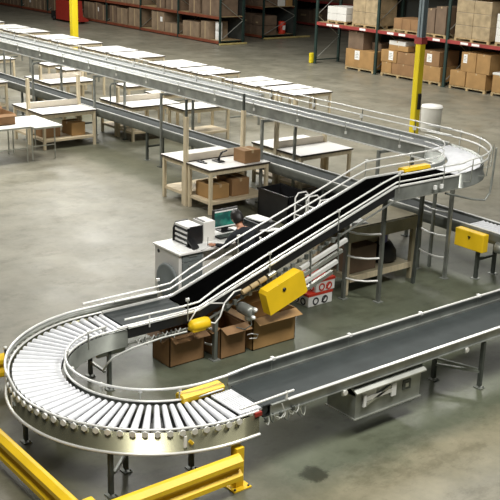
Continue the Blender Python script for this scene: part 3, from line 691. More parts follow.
# ------------------------------------------------------------ desk
D = thing('desk', (-11.8, 8.7, 0), 'white office desk with grey drawers tucked behind the incline', 'desk')
DZ = .76
MB().box(-12.16, -11.44, 7.84, 9.40, DZ-.03, DZ, m_top, .004).build('desktop', D)
MB().box(-12.12, -11.48, 7.86, 7.90, 0, DZ-.031, m_deskp).build('end_panel', D)
MB().lathe([(0, 0), (.03, 0), (.03, .004), (0, .004)], (-12.02, 7.855, .66), m_blk, 12, 'y').build('cable_hole', D, 'small black cable hole')
MB().box(-12.12, -11.48, 9.34, 9.38, 0, DZ-.031, m_deskp).build('end_panel', D)
pd = MB().box(-12.08, -11.50, 7.91, 8.32, .04, DZ-.032, m_deskp).build('drawer_pedestal', D)
for k in range(5): sub(MB().box(-11.50, -11.482, 7.93, 8.30, .06+.135*k, .185+.135*k, m_gdisc, .004).box(-11.482, -11.47, 8.04, 8.19, .13+.135*k, .145+.135*k, m_frame), 'drawer', pd)
MB().box(-12.12, -12.10, 7.9, 9.34, .3, DZ-.031, m_deskp).build('modesty_panel', D)
gd = MB().lathe([(0, -.03), (.24, -.03), (.272, -.02), (.28, 0), (.272, .02), (.24, .03), (0, .03)], (-11.69, 7.80, .283), m_gdisc, 36, 'y').build('round_panel')
tag(gd, 'grey round disc leaning against the white desk end panel', 'disc')
# papers
def sheet(x, y, w, d, z, rz, label, n=1, g='loose papers on the desk'):
    o = MB().box(-w/2, w/2, -d/2, d/2, 0, .002+.003*n, m_white).build('paper_sheet'); o.location = (x, y, z); o.rotation_euler = (0, 0, rz)
    return tag(o, label, 'paper', g)
sheet(-11.98, 8.0, .28, .2, DZ, .1, 'sheet of paper at the near left corner of the desk')
sheet(-11.66, 8.05, .30, .22, DZ, -.15, 'sheet of paper at the drawer side front corner of the desk')
sheet(-11.58, 8.36, .24, .32, DZ, .25, 'stack of paper under the writing hand', 3)
sheet(-11.62, 9.18, .3, .22, DZ, .4, 'white papers on the far end of the desk', 5)
# letter tray
LT = thing('letter_tray', (-11.86, 8.25, DZ), 'black four tier letter tray filled with white paper on the desk', 'letter tray')
for x in (-12.07, -11.68): MB().prism([(8.15, DZ), (8.43, DZ), (8.43, DZ+.30), (8.20, DZ+.30), (8.15, DZ+.20)], 'x', x-.006, x+.006, m_blk).build('side_panel', LT)
for k in range(4):
    z = DZ+.012+.078*k
    MB().box(-12.064, -11.686, 8.16, 8.43, z, z+.010, m_blk).box(-11.70, -11.686, 8.16, 8.43, z, z+.03, m_blk).build('tray', LT)
    MB().box(-12.04, -11.712, 8.17, 8.42, z+.0105, z+.048, m_white).build('paper_stack', LT, 'white paper')
mb = MB().prism([(-11.66, DZ+.10), (-11.50, DZ+.012), (-11.50, DZ+.04), (-11.66, DZ+.13)], 'y', 8.13, 8.24, m_blk).box(-11.70, -11.50, 8.13, 8.24, DZ, DZ+.012, m_blk).build('desk_stapler')
tag(mb, 'black angled document holder in front of the letter tray', 'holder')
# white box file
BF = thing('box_file', (-11.80, 8.56, DZ), 'white box file standing beside the letter tray', 'box file')
MB().box(-12.03, -11.74, 8.49, 8.71, DZ, DZ+.31, m_plas, .006).build('file_body', BF)
MB().box(-12.0, -11.78, 8.51, 8.55, DZ+.31, DZ+.318, m_blk).build('clip', BF, 'black clip on the top')
# monitor
MO = thing('monitor', (-12.02, 9.06, DZ), 'black computer monitor with a lit teal screen on the desk', 'monitor')
MB().box(-12.09, -12.04, 8.90, 9.38, DZ+.05, DZ+.36, m_blk, .006).build('monitor_body', MO)
MB().box(-12.04, -12.035, 8.92, 9.36, DZ+.09, DZ+.32, m_screen).build('screen', MO)
MB().box(-12.04, -12.034, 8.92, 9.36, DZ+.32, DZ+.342, m_white).box(-12.04, -12.034, 8.92, 9.36, DZ+.07, DZ+.088, m_white).build('menu_bar', MO, 'white strips above and below the screen')
MB().box(-12.08, -12.05, 9.08, 9.2, DZ+.01, DZ+.1, m_blk).box(-12.14, -11.96, 9.02, 9.26, DZ, DZ+.012, m_blk, .003).build('stand', MO)
kb = MB().box(-11.86, -11.70, 8.78, 9.2, DZ, DZ+.02, m_blk, .004)
for i in range(4):
    for j in range(12): kb.box(-11.85+.036*i, -11.82+.036*i, 8.79+.034*j, 8.815+.034*j, DZ+.02, DZ+.026, m_dark)
kb = kb.build('keyboard'); tag(kb, 'black keyboard in front of the monitor', 'keyboard')
cup = MB().lathe([(.0, 0), (.03, 0), (.036, .09), (.032, .09), (.028, .01), (0, .01)], (-11.88, 8.74, DZ), m_white, 16).build('paper_cup'); tag(cup, 'small white cup between the box file and the monitor', 'cup')
# printer with paper at the far end
PR = thing('printer', (-11.75, 9.6, 0), 'black printer with white paper trays on a stand beyond the seated person', 'printer')
MB().box(-12.05, -11.55, 9.42, 9.80, 0, .70, m_blk, .01).build('cabinet', PR)
MB().box(-12.03, -11.57, 9.44, 9.78, .701, .93, m_blk, .02).build('printer_body', PR)
MB().prism([(-11.97, .935), (-11.60, .96), (-11.60, .975), (-11.97, .96)], 'y', 9.48, 9.72, m_white).build('paper_tray', PR, 'white paper')
MB().prism([(-11.57, .82), (-11.36, .86), (-11.36, .875), (-11.57, .84)], 'y', 9.46, 9.72, m_white).build('output_sheet', PR, 'white paper')

# ------------------------------------------------------------ person seated at the desk
PS = thing('person', (-10.98, 8.85, 0), 'person in a dark shirt with short black hair, seated and writing at the desk', 'person')
def skin_mesh(name, verts, edges, radii, mats, root=0, parent=None, lvl=2, paint=None):
    me = bpy.data.meshes.new(name); off = parent.location if parent is not None else Vector()
    me.from_pydata([Vector(v)-off for v in verts], edges, []); o = bpy.data.objects.new(name, me); COL.objects.link(o)
    md = o.modifiers.new('skin', 'SKIN'); me.skin_vertices or me.attributes
    if not me.skin_vertices: pass
    sv = me.skin_vertices[0].data
    for i, r in enumerate(radii):
        r = r if isinstance(r, tuple) else (r, r); sv[i].radius = r; sv[i].use_root = (i == root)
    ss = o.modifiers.new('sub', 'SUBSURF'); ss.levels = lvl; ss.render_levels = lvl
    dg_ = bpy.context.evaluated_depsgraph_get(); dg_.update()
    ev = o.evaluated_get(dg_); nm = bpy.data.meshes.new_from_object(ev)
    bpy.data.objects.remove(o); o = bpy.data.objects.new(name, nm); COL.objects.link(o); o.parent = parent
    nm.materials.clear()
    for m in mats: nm.materials.append(m)
    for p in nm.polygons:
        p.use_smooth = True
        if paint: p.material_index = paint(p.center+off)
    return o
hx, hy = -11.02, 8.86
V = []; E = []; RR = []
def vtx(p, r, par=None):
    V.append(p); RR.append(r)
    if par is not None: E.append((par, len(V)-1))
    return len(V)-1
pel = vtx((hx, hy, .52), (.15, .12)); 
ab = vtx((hx-.04, hy, .66), (.14, .11), pel); ch = vtx((hx-.12, hy, .84), (.16, .12), ab); st = vtx((hx-.20, hy, .98), (.14, .09), ch)
nk = vtx((hx-.26, hy-.01, 1.05), .055, st); nk2 = vtx((hx-.30, hy-.01, 1.09), .05, nk)
hd = [vtx((hx-.33, hy-.01, 1.14), (.075, .07), nk2)]
for s in (-1, 1):
    sh = vtx((hx-.19, hy+s*.19, .98), .065, st)
    if s < 0: el = vtx((hx-.26, hy-.30, .80), .045, sh); wr = vtx((hx-.42, hy-.36, .80), .030, el)
    else: el = vtx((hx-.22, hy+.30, .80), .045, sh); wr = vtx((hx-.52, hy+.12, .80), .030, el)
    hp = vtx((hx-.01, hy+s*.09, .50), .09, pel); kn = vtx((hx-.40, hy+s*.12, .50), .07, hp); an = vtx((hx-.38, hy+s*.12, .12), .045, kn); to = vtx((hx-.50, hy+s*.12, .05), .04, an)
def paint_body(c):
    if c.z > 1.055 and c.x < hx-.2: return 0
    if c.z < .12: return 3
    if c.x < hx-.41 and c.z > .7 and c.z < .9: return 0
    return 1 if c.z > .56 else 2
body = skin_mesh('body', V, E, RR, [m_skin, m_cloth, m_jean, m_blk], 0, PS, 2, paint_body)
# head
def head(c, parent):
    bm = bmesh.new(); bmesh.ops.create_uvsphere(bm, u_segments=24, v_segments=18, radius=1)
    for v in bm.verts:
        x, y, z = v.co; fx = -x   # face looks along -X
        s = 1.0 if z > 0 else 1.0+.22*z
        v.co = Vector((x*.098*(s if x < 0 else 1), y*.078*s, z*.122))
        if fx > .75 and -.25 < z < .15 and abs(y) < .22: v.co.x -= .02*(1-abs(y)/.22)       # nose
        if fx > .6 and .15 < z < .35 and .2 < abs(y) < .6: v.co.x += .008                   # eye sockets
        if fx > .75 and -.55 < z < -.4 and abs(y) < .35: v.co.x -= .005                     # lips
    rot = Matrix.Rotation(R_(-38), 4, 'Y')
    rot = Matrix.Rotation(R_(38), 4, 'Y') if True else rot
    rot = Matrix.Rotation(-R_(38), 4, 'Y')
    def fin(bm, name, mats, fn=None, par=parent):
        for v in bm.verts: v.co = rot @ v.co + Vector(c) - parent.location
        me = bpy.data.meshes.new(name); bm.to_mesh(me); bm.free(); o = bpy.data.objects.new(name, me); COL.objects.link(o); o.parent = par
        for m in mats: me.materials.append(m)
        for p in me.polygons: p.use_smooth = True
        return o
    for s in (-1, 1):   # ears
        r = bmesh.ops.create_icosphere(bm, subdivisions=2, radius=1)
        for v in r['verts']: v.co = Vector((v.co.x*.018+.005, v.co.y*.01+s*.078, v.co.z*.03-.01))
    h = fin(bm, 'head', [m_skin])
    bm = bmesh.new(); bmesh.ops.create_uvsphere(bm, u_segments=28, v_segments=20, radius=1)
    dele = [v for v in bm.verts if (v.co.x < -.45 and v.co.z < .45) or v.co.z < -.72 or (v.co.x < -.05 and v.co.z < -.1)]
    bmesh.ops.delete(bm, geom=dele, context='VERTS')
    for v in bm.verts:
        k = 1+.05*math.sin(v.co.x*19+v.co.y*23)*math.sin(v.co.z*17)
        v.co = Vector((v.co.x*.112*k+.004, v.co.y*.092*k, v.co.z*.138*k))
    hr = fin(bm, 'hair', [m_hair])
    md = hr.modifiers.new('thick', 'SOLIDIFY'); md.thickness = .012
    bm = bmesh.new()
    for s in (-1, 1):
        r = bmesh.ops.create_icosphere(bm, subdivisions=2, radius=.012)
        for v in r['verts']: v.co += Vector((-.084, s*.032, .022))
    fin(bm, 'eyes', [m_blk])
head((hx-.36, hy-.01, 1.18), PS)
def hand(w, fwd_, up_, name):
    f = Vector(fwd_).normalized(); u = Vector(up_).normalized(); s = f.cross(u)
    w = Vector(w); V = []; E = []; RR = []
    def vv(p, r, par=None):
        V.append(tuple(p)); RR.append(r)
        if par is not None: E.append((par, len(V)-1))
        return len(V)-1
    r0 = vv(w, (.026, .02)); pm = vv(w+f*.045, (.034, .016), r0)
    for k, (o, l) in enumerate(((-.03, .06), (-.01, .072), (.01, .068), (.028, .052))):
        b = vv(w+f*.085+s*o, .0095, pm); m = vv(w+f*(.085+l*.5)+s*o*1.1+u*.006, .0085, b); vv(w+f*(.085+l*.9)+s*o*1.15-u*.012, .007, m)
    b = vv(w+f*.03+s*-.035, .011, r0); m = vv(w+f*.06+s*-.055-u*.005, .010, b); vv(w+f*.09+s*-.05-u*.010, .008, m)
    return skin_mesh(name, V, E, RR, [m_skin], 0, PS, 1)
hand((hx-.41, hy-.36, .80), (-1, -.25, -.1), (0, 0, 1), 'hand')
hand((hx-.51, hy+.12, .80), (-1, -.5, -.1), (0, 0, 1), 'hand')
MB().tube([(-11.53, 8.42, .775), (-11.55, 8.44, .90)], .004, m_blk, 6).build('pen', PS)
CH = thing('office_chair', (-10.95, 8.86, 0), 'dark office chair under the seated person', 'chair')
MB().box(-11.20, -10.78, 8.64, 9.08, .36, .42, m_blk, .02).build('seat', CH)
MB().box(-10.80, -10.75, 8.66, 9.06, .52, .95, m_blk, .02).bar((-10.78, 8.86, .38), (-10.77, 8.86, .6), .05, .02, m_dark).build('backrest', CH)
MB().tube([(-10.97, 8.86, .07), (-10.97, 8.86, .36)], .025, m_dark, 10).build('pole', CH)
mb = MB()
for k in range(5):
    a = 2*PI*k/5+.3; mb.bar((-10.97, 8.86, .08), (-10.97+.26*math.cos(a), 8.86+.26*math.sin(a), .06), .04, .03, m_blk).lathe([(0, -.015), (.025, -.015), (.025, .015), (0, .015)], (-10.97+.26*math.cos(a), 8.86+.26*math.sin(a), .026), m_blk, 10, 'y')
mb.build('base', CH)

# tools on the packing table
TG = thing('tape_gun', (-15.50, 11.55, .902), 'black tape dispenser with raised arms on the packing table', 'tape dispenser')
MB().box(-15.62, -15.38, 11.47, 11.62, .902, .93, m_blk, .006).build('base', TG)
MB().tube([(-15.50, 11.54, .93), (-15.46, 11.56, 1.03), (-15.40, 11.58, 1.12)], .018, m_blk, 6).tube([(-15.46, 11.54, .93), (-15.52, 11.62, 1.06), (-15.44, 11.72, 1.12)], .016, m_blk, 6).build('arm', TG)
SC = thing('handheld_scanner', (-15.62, 11.22, .902), 'black handheld scanner lying at the front of the packing table', 'scanner')
MB().box(-15.72, -15.56, 11.16, 11.26, .902, .935, m_blk, .012).build('head', SC)
MB().box(-15.56, -15.44, 11.19, 11.24, .902, .925, m_blk, .008).build('handle', SC)

# clutter under and behind the near tables
def bin_(x, y, w, d, h, label, m): 
    t = thing('tote_bin', (x, y, 0), label, 'bin', 'dark bins on the floor below the low belt')
    mb = MB(); th = .015
    mb.box(x-w/2, x+w/2, y-d/2, y+d/2, 0, th, m).box(x-w/2, x-w/2+th, y-d/2, y+d/2, 0, h, m).box(x+w/2-th, x+w/2, y-d/2, y+d/2, 0, h, m).box(x-w/2, x+w/2, y-d/2, y-d/2+th, 0, h, m).box(x-w/2, x+w/2, y+d/2-th, y+d/2, 0, h, m); mb.build('bin_body', t)
    MB().box(x-w/2-.02, x+w/2+.02, y-d/2-.02, y-d/2, h-.04, h, m).build('rim', t)
    MB().box(x-w/2-.02, x+w/2+.02, y+d/2, y+d/2+.02, h-.04, h, m).build('rim', t)
    return t
bin_(-14.1, 12.1, .9, .55, .55, 'dark bin on the floor below the low belt, right of the packing table', m_blk)
bin_(-13.0, 12.05, .8, .55, .5, 'dark bin below the low belt behind the seated person', m_blk)
bin_(-12.05, 12.05, .7, .5, .6, 'dark bin added below the low belt, nearest the incline', m_blk)  # extra bin added to make the floor darker here
bin_(-14.55, 13.9, .7, .5, .45, 'dark bin on the floor under the bare table beyond the low belt', m_blk)
WR = thing('garment_rail', (-12.6, 11.2, 0), 'low white tubular rack with looped frames behind the incline', 'rack')
for k in range(3):
    x = -12.85+.3*k
    MB().tube([(x, 11.3, 0), (x, 11.3, .80), (x, 11.37, .88), (x, 11.55, .88), (x, 11.62, .80), (x, 11.62, 0)], .014, m_white, 8).build('loop_frame', WR)
MB().tube([(-12.85, 11.3, .5), (-12.25, 11.3, .5)], .013, m_white, 8).tube([(-12.85, 11.62, .6), (-12.25, 11.62, .6)], .015, m_white, 8).build('cross_tube', WR)
for k, (x, y, z) in enumerate(((-12.75, 11.2, .6), (-12.4, 11.2, .6))):
    pass

# ------------------------------------------------------------ columns, bin, guard rails
def column(x, y, w, yh, label):
    t = thing('column', (x, y, 0), label, 'column', 'steel building columns')
    mb = MB()
    def H_(mb, z0, z1, ww, m):
        return mb.box(x-ww/2, x+ww/2, y-ww/2, y-ww/2+.02, z0, z1, m).box(x-ww/2, x+ww/2, y+ww/2-.02, y+ww/2, z0, z1, m).box(x-.012, x+.012, y-ww/2, y+ww/2, z0, z1, m)
    H_(MB(), 0, 8.5, w*.92, m_blue).build('shaft', t)
    mb = MB().box(x-w/2, x+w/2, y-w/2-.01, y+w/2+.01, .02, yh, m_yel2, .02); mb.build('protective_sleeve', t, 'bright yellow sleeve')
    MB().box(x-w*.8, x+w*.8, y-w*.8, y+w*.8, 0, .02, m_frame).build('base_plate', t)
    return t
cR = column(-16.95, 18.80, .17, 2.74, 'steel column with yellow lower part standing behind the upper curve at right')
MB().box(-17.07, -16.83, 18.69, 18.71, 2.72, 2.88, m_rred).box(-16.85, -16.83, 18.71, 18.9, 2.72, 2.88, m_rred).build('warning_band', cR, 'red band above the yellow')
MB().box(-16.865, -16.82, 18.75, 18.85, 1.1, 1.5, m_blk, .01).build('control_box', cR, 'narrow black box')
column(-37.8, 20.5, .25, 3.2, 'yellow column at the left behind the far row of white tables')
bn = thing('waste_bin', (-18.9, 21.2, 0), 'pale grey rounded waste bin beside the yellow column', 'bin')
MB().lathe([(0, 0), (.24, 0), (.27, .04), (.295, .70), (.29, .75), (0, .76)], (-18.5, 21.2, 0), m_plas, 28).build('bin_body', bn)
MB().lathe([(.29, 0), (.305, .005), (.305, .03), (.285, .03)], (-18.5, 21.2, .68), m_plas, 28).build('rim', bn)

def guard_rail(p0, p1, face, label, posts, zt=.42):
    """W-beam between p0 and p1 (2D), ribs facing 'face' direction."""
    a, b = Vector((*p0, 0)), Vector((*p1, 0)); t = (b-a).normalized(); n = Vector((*face, 0))
    g = thing('guard_barrier', ((a.x+b.x)/2, (a.y+b.y)/2, 0), label, 'barrier', 'yellow steel guard barriers')
    prof = [(0, 0), (.03, -.01), (.085, -.05), (.085, -.10), (.03, -.145), (.03, -.165), (.085, -.21), (.085, -.26), (.03, -.30), (0, -.31), (0, -.30), (-.012, -.29), (.07, -.255), (.07, -.215), (.015, -.16), (.015, -.15), (.07, -.105), (.07, -.055), (-.012, -.01)]
    MB().sweep(prof, [(a.x, a.y, zt, n.x, n.y), (b.x, b.y, zt, n.x, n.y)], m_yel).build('rail_beam', g)
    for (x, y) in posts:
        pm = MB().box(x-.05, x+.05, y-.05, y+.05, .012, zt+.03, m_yel, .006).build('post', g)
        bp = MB().box(x-.11, x+.11, y-.11, y+.11, 0, .012, m_yel)
        bp.build('base_plate', g)
        bt = MB()
        for sx in (-1, 1):
            for sy_ in (-1, 1): bt.tube([(x+sx*.085, y+sy_*.085, .012), (x+sx*.085, y+sy_*.085, .03)], .012, m_dark, 6)
        bt.build('anchor_bolts', g)
    return g
guard_rail((-6.84, 3.70), (-6.84, 5.42), (1, 0), 'yellow steel guard barrier in front of the U curve ending in a post at right', [(-6.91, 5.46), (-6.91, 3.78)])
guard_rail((-12.6, 3.72), (-6.96, 3.72), (0, -1), 'yellow guard barrier crossing the bottom left corner', [(-12.4, 3.80), (-9.9, 3.80)])
guard_rail((-10.36, 3.86), (-10.36, 4.95), (1, 0), 'short piece of yellow guard barrier at the left edge behind the U curve', [(-10.43, 4.98)], .42)
bo = MB().tube([(-9.86, 4.36, 0), (-9.86, 4.36, .70)], .014, m_dark, 8).lathe([(0, 0), (.022, 0), (.022, .03), (0, .035)], (-9.86, 4.36, .70), m_rail, 10).build('marker_post')
tag(bo, 'thin steel rod with bright cap left of the U curve', 'rod')

# ------------------------------------------------------------ pallet racking
def rack(x0, x1, y0, y1, posts, beams, label, mbeam, top, postw=.09, shading_deck=True, back=True):
    t = thing('pallet_rack', ((x0+x1)/2, (y0+y1)/2, 0), label, 'rack')
    for x in posts:
        for y in (y0, y1): MB().box(x-postw/2, x+postw/2, y-.035, y+.035, 0, top, m_grn).box(x-.09, x+.09, y-.07, y+.07, 0, .012, m_grn).build('upright', t)
        mb = MB(); z = .2; k = 0
        while z+.9 < top:
            a_, b_ = (y0+.04, y1-.04) if k % 2 == 0 else (y1-.04, y0+.04)
            mb.tube([(x, a_, z), (x, b_, z+.85)], .018, m_steel, 6); z += .9; k += 1
        mb.bar((x, y0, .15), (x, y1, .15), .03, .04, m_grn).build('frame_brace', t)
    ps = sorted(posts)
    for z in beams:
        for a_, b_ in zip(ps[:-1], ps[1:]):
            for y in (y0-.02, y1+.02): MB().box(a_+.05, b_-.05, y-.025, y+.025, z-.12, z, mbeam).build('beam', t)
        if shading_deck: MB().box(x0, x1, y0+.01, y1-.01, z-.02, z, m_pal).build('shading_deck', t)  # decks carry loads and are added to shade the rack interior
    if back: MB().box(x0, x1, y1+.10, y1+.12, .02, top, m_wall).build('shading_back_panel', t)  # dark sheet added behind the bays to darken the rack interior
    return t
# long far rack
x = -37.86; p1 = []
while x > -72: p1.append(x); x -= 3.45
FY = 28.15
rack(min(p1), -37.86, FY, FY+1.35, p1, (.16, 1.28, 2.9, 4.4), 'long pallet rack with orange beams along the far left side of the hall', m_org, 4.6)
def fill(xa, xb, y, z, hmin, hmax, lvl, r, wmin=.55, wmax=1.35, depth=1.1, mats=(m_box3, m_box3, m_box4)):
    x = xb; n = 0
    while x > xa+.4:
        w = r.uniform(wmin, wmax)
        if x-w < xa: break
        # keep clear of the uprights
        for p in p1:
            if x-w < p+.06 and x > p-.06: x = p-.07
        if x-w < xa: break
        h = r.uniform(hmin, hmax); n += 1
        mm_ = mats[r.randrange(len(mats))]
        o = MB().box(x-w, x, y, y+depth, z, z+h, mm_, .012)
        o.box(x-w/2-.03, x-w/2+.03, y-.002, y+.002, z+.02, z+h-.012, m_tape)
        if r.random() < .14: o.box(x-w*.3, x-w*.12, y-.004, y+.001, z+h*.5, z+h*.75, m_white)
        o = o.build('carton')
        tag(o, 'brown carton on the %s of the long far rack, %s from its right end' % (lvl, ORD[n]), 'carton', 'cartons on the %s of the long far rack' % lvl)
        x -= w+r.uniform(.03, .22)
rr = random.Random(21)
fill(-63.5, -38.75, FY+.03, .16, .45, .98, 'bottom level', rr)
fill(-56, -38.0, FY+.03, 1.28, .85, 1.35, 'second level', rr, .7, 1.45)
for z, h, l in ((.16, .45, 'lower'), (.62, .38, 'upper')):
    dr = thing('white_drum', (-38.42, FY+.35, z), '%s of two white drums stacked at the right end of the long far rack' % l, 'drum', 'white drums at the rack end')
    MB().lathe([(0, 0), (.15, 0), (.165, .03), (.165, h-.05), (.15, h-.02), (0, h-.02)], (-38.42, FY+.35, z), m_white, 18).build('drum_body', dr)
    MB().lathe([(0, 0), (.17, 0), (.17, .025), (0, .03)], (-38.42, FY+.35, z+h-.03), m_plas, 18).build('lid', dr)
kr = MB().box(-38.4+.2, -37.2, 29.0, 29.5, 0, 0, m_yel)
def kerb(x0, x1, y0, y1, label):
    o = MB().box(x0, x1, y0, y1, 0, .08, m_kerb, .02).build('rack_end_guard'); return tag(o, label, 'guard', 'yellow floor guards at rack ends')
kerb(-37.75, -37.62, 28.0, 29.6, 'yellow floor guard at the right end of the long far rack')
# second rack, across the aisle
rack(-50, -39.05, 31.7, 33.75, [-39.05, -42.5, -45.95, -49.4], (.16, 1.55, 3.2), 'pallet rack with orange beams beyond the long far rack, diagonal braces on its end', m_org, 5.0)
kerb(-38.9, -38.75, 31.6, 34.6, 'yellow floor guard at the end of the rack beyond the aisle')
rr = random.Random(5)
for lvl, z, hh in (('bottom level', .16, 1.0), ('second level', 1.55, 1.3)):
    x = -39.2; n = 0
    while x > -45.8:
        w = rr.uniform(.6, 1.0); n += 1
        if any(x-w < p+.06 and x > p-.06 for p in (-42.5,)): x = -42.6
        h = hh*rr.uniform(.75, 1)
        o = MB().box(x-w, x, 31.75, 32.7, z, z+h*.48, m_box3, .012).box(x-w+.02, x-.01, 31.77, 32.7, z+h*.5, z+h, m_box3, .012).box(x-w*.6, x-w*.4, 31.745, 31.75, z+h*.6, z+h*.68, m_tape)
        o = o.build('carton_stack'); tag(o, 'dim carton stack on the %s, rack beyond the aisle, %s from right end' % (lvl, ORD[n]), 'carton', 'carton stacks on the rack beyond the aisle')
        x -= w+.05
for k, (y, z, w, h, mm_, l) in enumerate(((32.75, 1.55, .45, .7, m_plas, 'pale boxes seen through the end frame of the rack beyond the aisle, left'), (33.3, 1.55, .38, .75, m_box2, 'tan boxes seen through the end frame of the rack beyond the aisle, right'), (33.15, .16, .32, .62, m_red, 'red and white drum on the bottom level behind the diagonal brace'))):
    if k < 2: o = MB().box(-39.75, -39.2, y, y+w, z, z+h, mm_, .01).box(-39.75, -39.2, y, y+w, z+h*.48, z+h*.5, m_edge).build('carton')
    else: o = MB().lathe([(0, 0), (.18, 0), (.19, .03), (.19, h-.04), (.17, h), (0, h)], (-39.45, y+.1, z), mm_, 16).box(-39.27, -39.255, y, y+.16, z+.2, z+.42, m_white).build('drum')
    tag(o, l, 'carton' if k < 2 else 'drum')
# third dark rack far behind
rack(-48, -33.5, 38.5, 39.8, [-48, -44.4, -40.8, -37.2, -33.6], (.18, 1.45, 3.0), 'dark pallet rack deep in the background behind the aisle', m_rred, 5.0)
rr = random.Random(9)
for lvl, z in (('bottom level', .18), ('second level', 1.45)):
    x = -33.8; n = 0
    while x > -44:
        w = rr.uniform(.8, 1.2); n += 1
        if any(x-w < p+.06 and x > p-.06 for p in (-37.2, -40.8)): x -= .3; x = min(x, [p for p in (-37.2, -40.8) if x-w < p+.3 or True][0 if x > -39 else 1]-.08) if any(x-w < p+.06 and x > p-.06 for p in (-37.2, -40.8)) else x
        h = rr.uniform(.6, 1.05)
        o = MB().box(x-w, x, 38.6, 39.6, z, z+h, m_box3, .012).box(x-w*.7, x-w*.3, 38.595, 38.6, z+h*.5, z+h*.65, m_tape).build('carton')
        tag(o, 'dark brown carton on the %s of the background rack, %s from right' % (lvl, ORD[n]), 'carton', 'cartons on the background rack'); x -= w+.3
# near right rack with red beams
RY = 27.95
rack(-30.95, -16.9, RY, RY+1.3, [-30.95, -27.45, -23.95, -20.4, -16.95], (1.70, 3.5), 'pallet rack with red beams and dark uprights at the upper right', m_rred, 5.2, .11, True, False)
bp = MB().box(-29.2, -16.9, RY+1.5, RY+1.53, .0, 5.2, m_wall).build('rack_shade_screen'); tag(bp, 'dark screen panel added behind the red beamed rack to darken it', 'screen')  # added sheet that deepens the shade behind the loads
gy = MB().box(-31.18, -31.03, RY-.15, RY+.05, 0, .42, m_yel2, .03).build('post_protector'); tag(gy, 'small yellow post protector at the corner of the red beamed rack', 'protector')
for x, yy in ((-30.75, RY+2.6), (-30.0, RY+2.6)):
    pass
def pallet(x0, x1, y0, y1, z, label):
    t = thing('pallet', ((x0+x1)/2, (y0+y1)/2, z), label, 'pallet', 'wooden pallets on the red beamed rack')
    mb = MB(); n = 6; w = (x1-x0)
    for k in range(n): mb.box(x0+w*k/n+.01, x0+w*(k+1)/n-.01, y0, y1, z+.10, z+.125, m_pal)
    mb.build('deck_boards', t)
    for y in (y0, (y0+y1)/2-.04, y1-.08):
        MB().box(x0, x1, y, y+.08, z+.08, z+.10, m_pal).build('stringer', t)
        for xx in (x0, (x0+x1)/2-.05, x1-.1): MB().box(xx, xx+.1, y, y+.08, z, z+.08, m_pal).build('block', t)
    return t
y0 = RY+.06; y1 = RY+1.15
def P(*a, **k): pallet(*a, **k)
# floor level, bay by bay
P(-29.2, -27.6, y0, y1, 0, 'pallet under the large labelled carton in the left bay, floor level')
carton(-29.2, -27.62, y0, y1, .126, .82, 'large brown carton with white label on the floor in the left bay', m_box2, lab=(.33, .45, .17, .5), tape='x')
carton(-29.2, -28.35, y0+.1, y1, .823, 1.50, 'dark brown carton on top of the large labelled carton in the left bay', m_box3)
carton(-28.25, -27.75, y0+.5, y1, .823, 1.12, 'small dark carton right of the dark brown one in the left bay', m_box3)
P(-27.2, -25.4, y0, y1, 0, 'pallet with the stepped carton stack in the middle bay')
carton(-27.18, -26.66, y0, y1, .126, .55, 'lower left carton of the stepped stack in the middle bay', m_box2)
carton(-26.63, -25.45, y0, y1, .126, .55, 'lower right carton of the stepped stack in the middle bay', m_box)
carton(-27.22, -26.4, y0-.02, y1, .553, 1.0, 'labelled middle carton of the stepped stack in the middle bay', m_box2, lab=(.5, .2, .28, .75))
carton(-26.38, -25.5, y0, y1, .553, .98, 'right middle carton of the stepped stack in the middle bay', m_box)
carton(-26.95, -25.95, y0+.1, y1-.2, 1.003, 1.2, 'flat carton near the top of the stepped stack', m_box2)
carton(-26.95, -26.1, y0+.1, y1-.3, 1.203, 1.36, 'pale flat carton topping the stepped stack', m_plas)
P(-25.2, -24.15, y0, y1, 0, 'pallet just right of the yellow column')
carton(-25.15, -24.20, y0, y1, .126, .66, 'lower brown carton right of the yellow column', m_box2)
carton(-25.15, -24.30, y0, y1, .663, 1.20, 'upper brown carton with white label right of the yellow column', m_box, lab=(.3, .25, .28, .55))
P(-23.75, -22.10, y0, y1, 0, 'pallet under the tall taped cartons in the right bay')
carton(-23.72, -23.02, y0-.02, y1, .126, .66, 'low square brown carton in front left of the right bay stack', m_box2)
carton(-22.99, -22.12, y0, y1, .126, .66, 'lower right carton of the right bay stack', m_box2)
carton(-23.28, -22.62, y0, y1, .663, 1.34, 'brown carton with white label topping the right bay stack', m_box2, lab=(.15, .45, .25, .45))
carton(-22.59, -22.0, y0, y1, .663, 1.34, 'plain upper right carton of the right bay stack', m_box2)
P(-21.85, -20.6, y0, y1, 0, 'pallet at the right picture edge')
carton(-21.83, -21.22, y0, y1, .126, .72, 'brown carton under white lid at the right picture edge, left one', m_box2)
carton(-21.19, -20.6, y0, y1, .126, .72, 'brown carton under white lid at the right picture edge, right one', m_box2)
carton(-21.85, -20.6, y0, y1, .723, .80, 'flat white lid carton at the right picture edge', m_plas, tape=None)
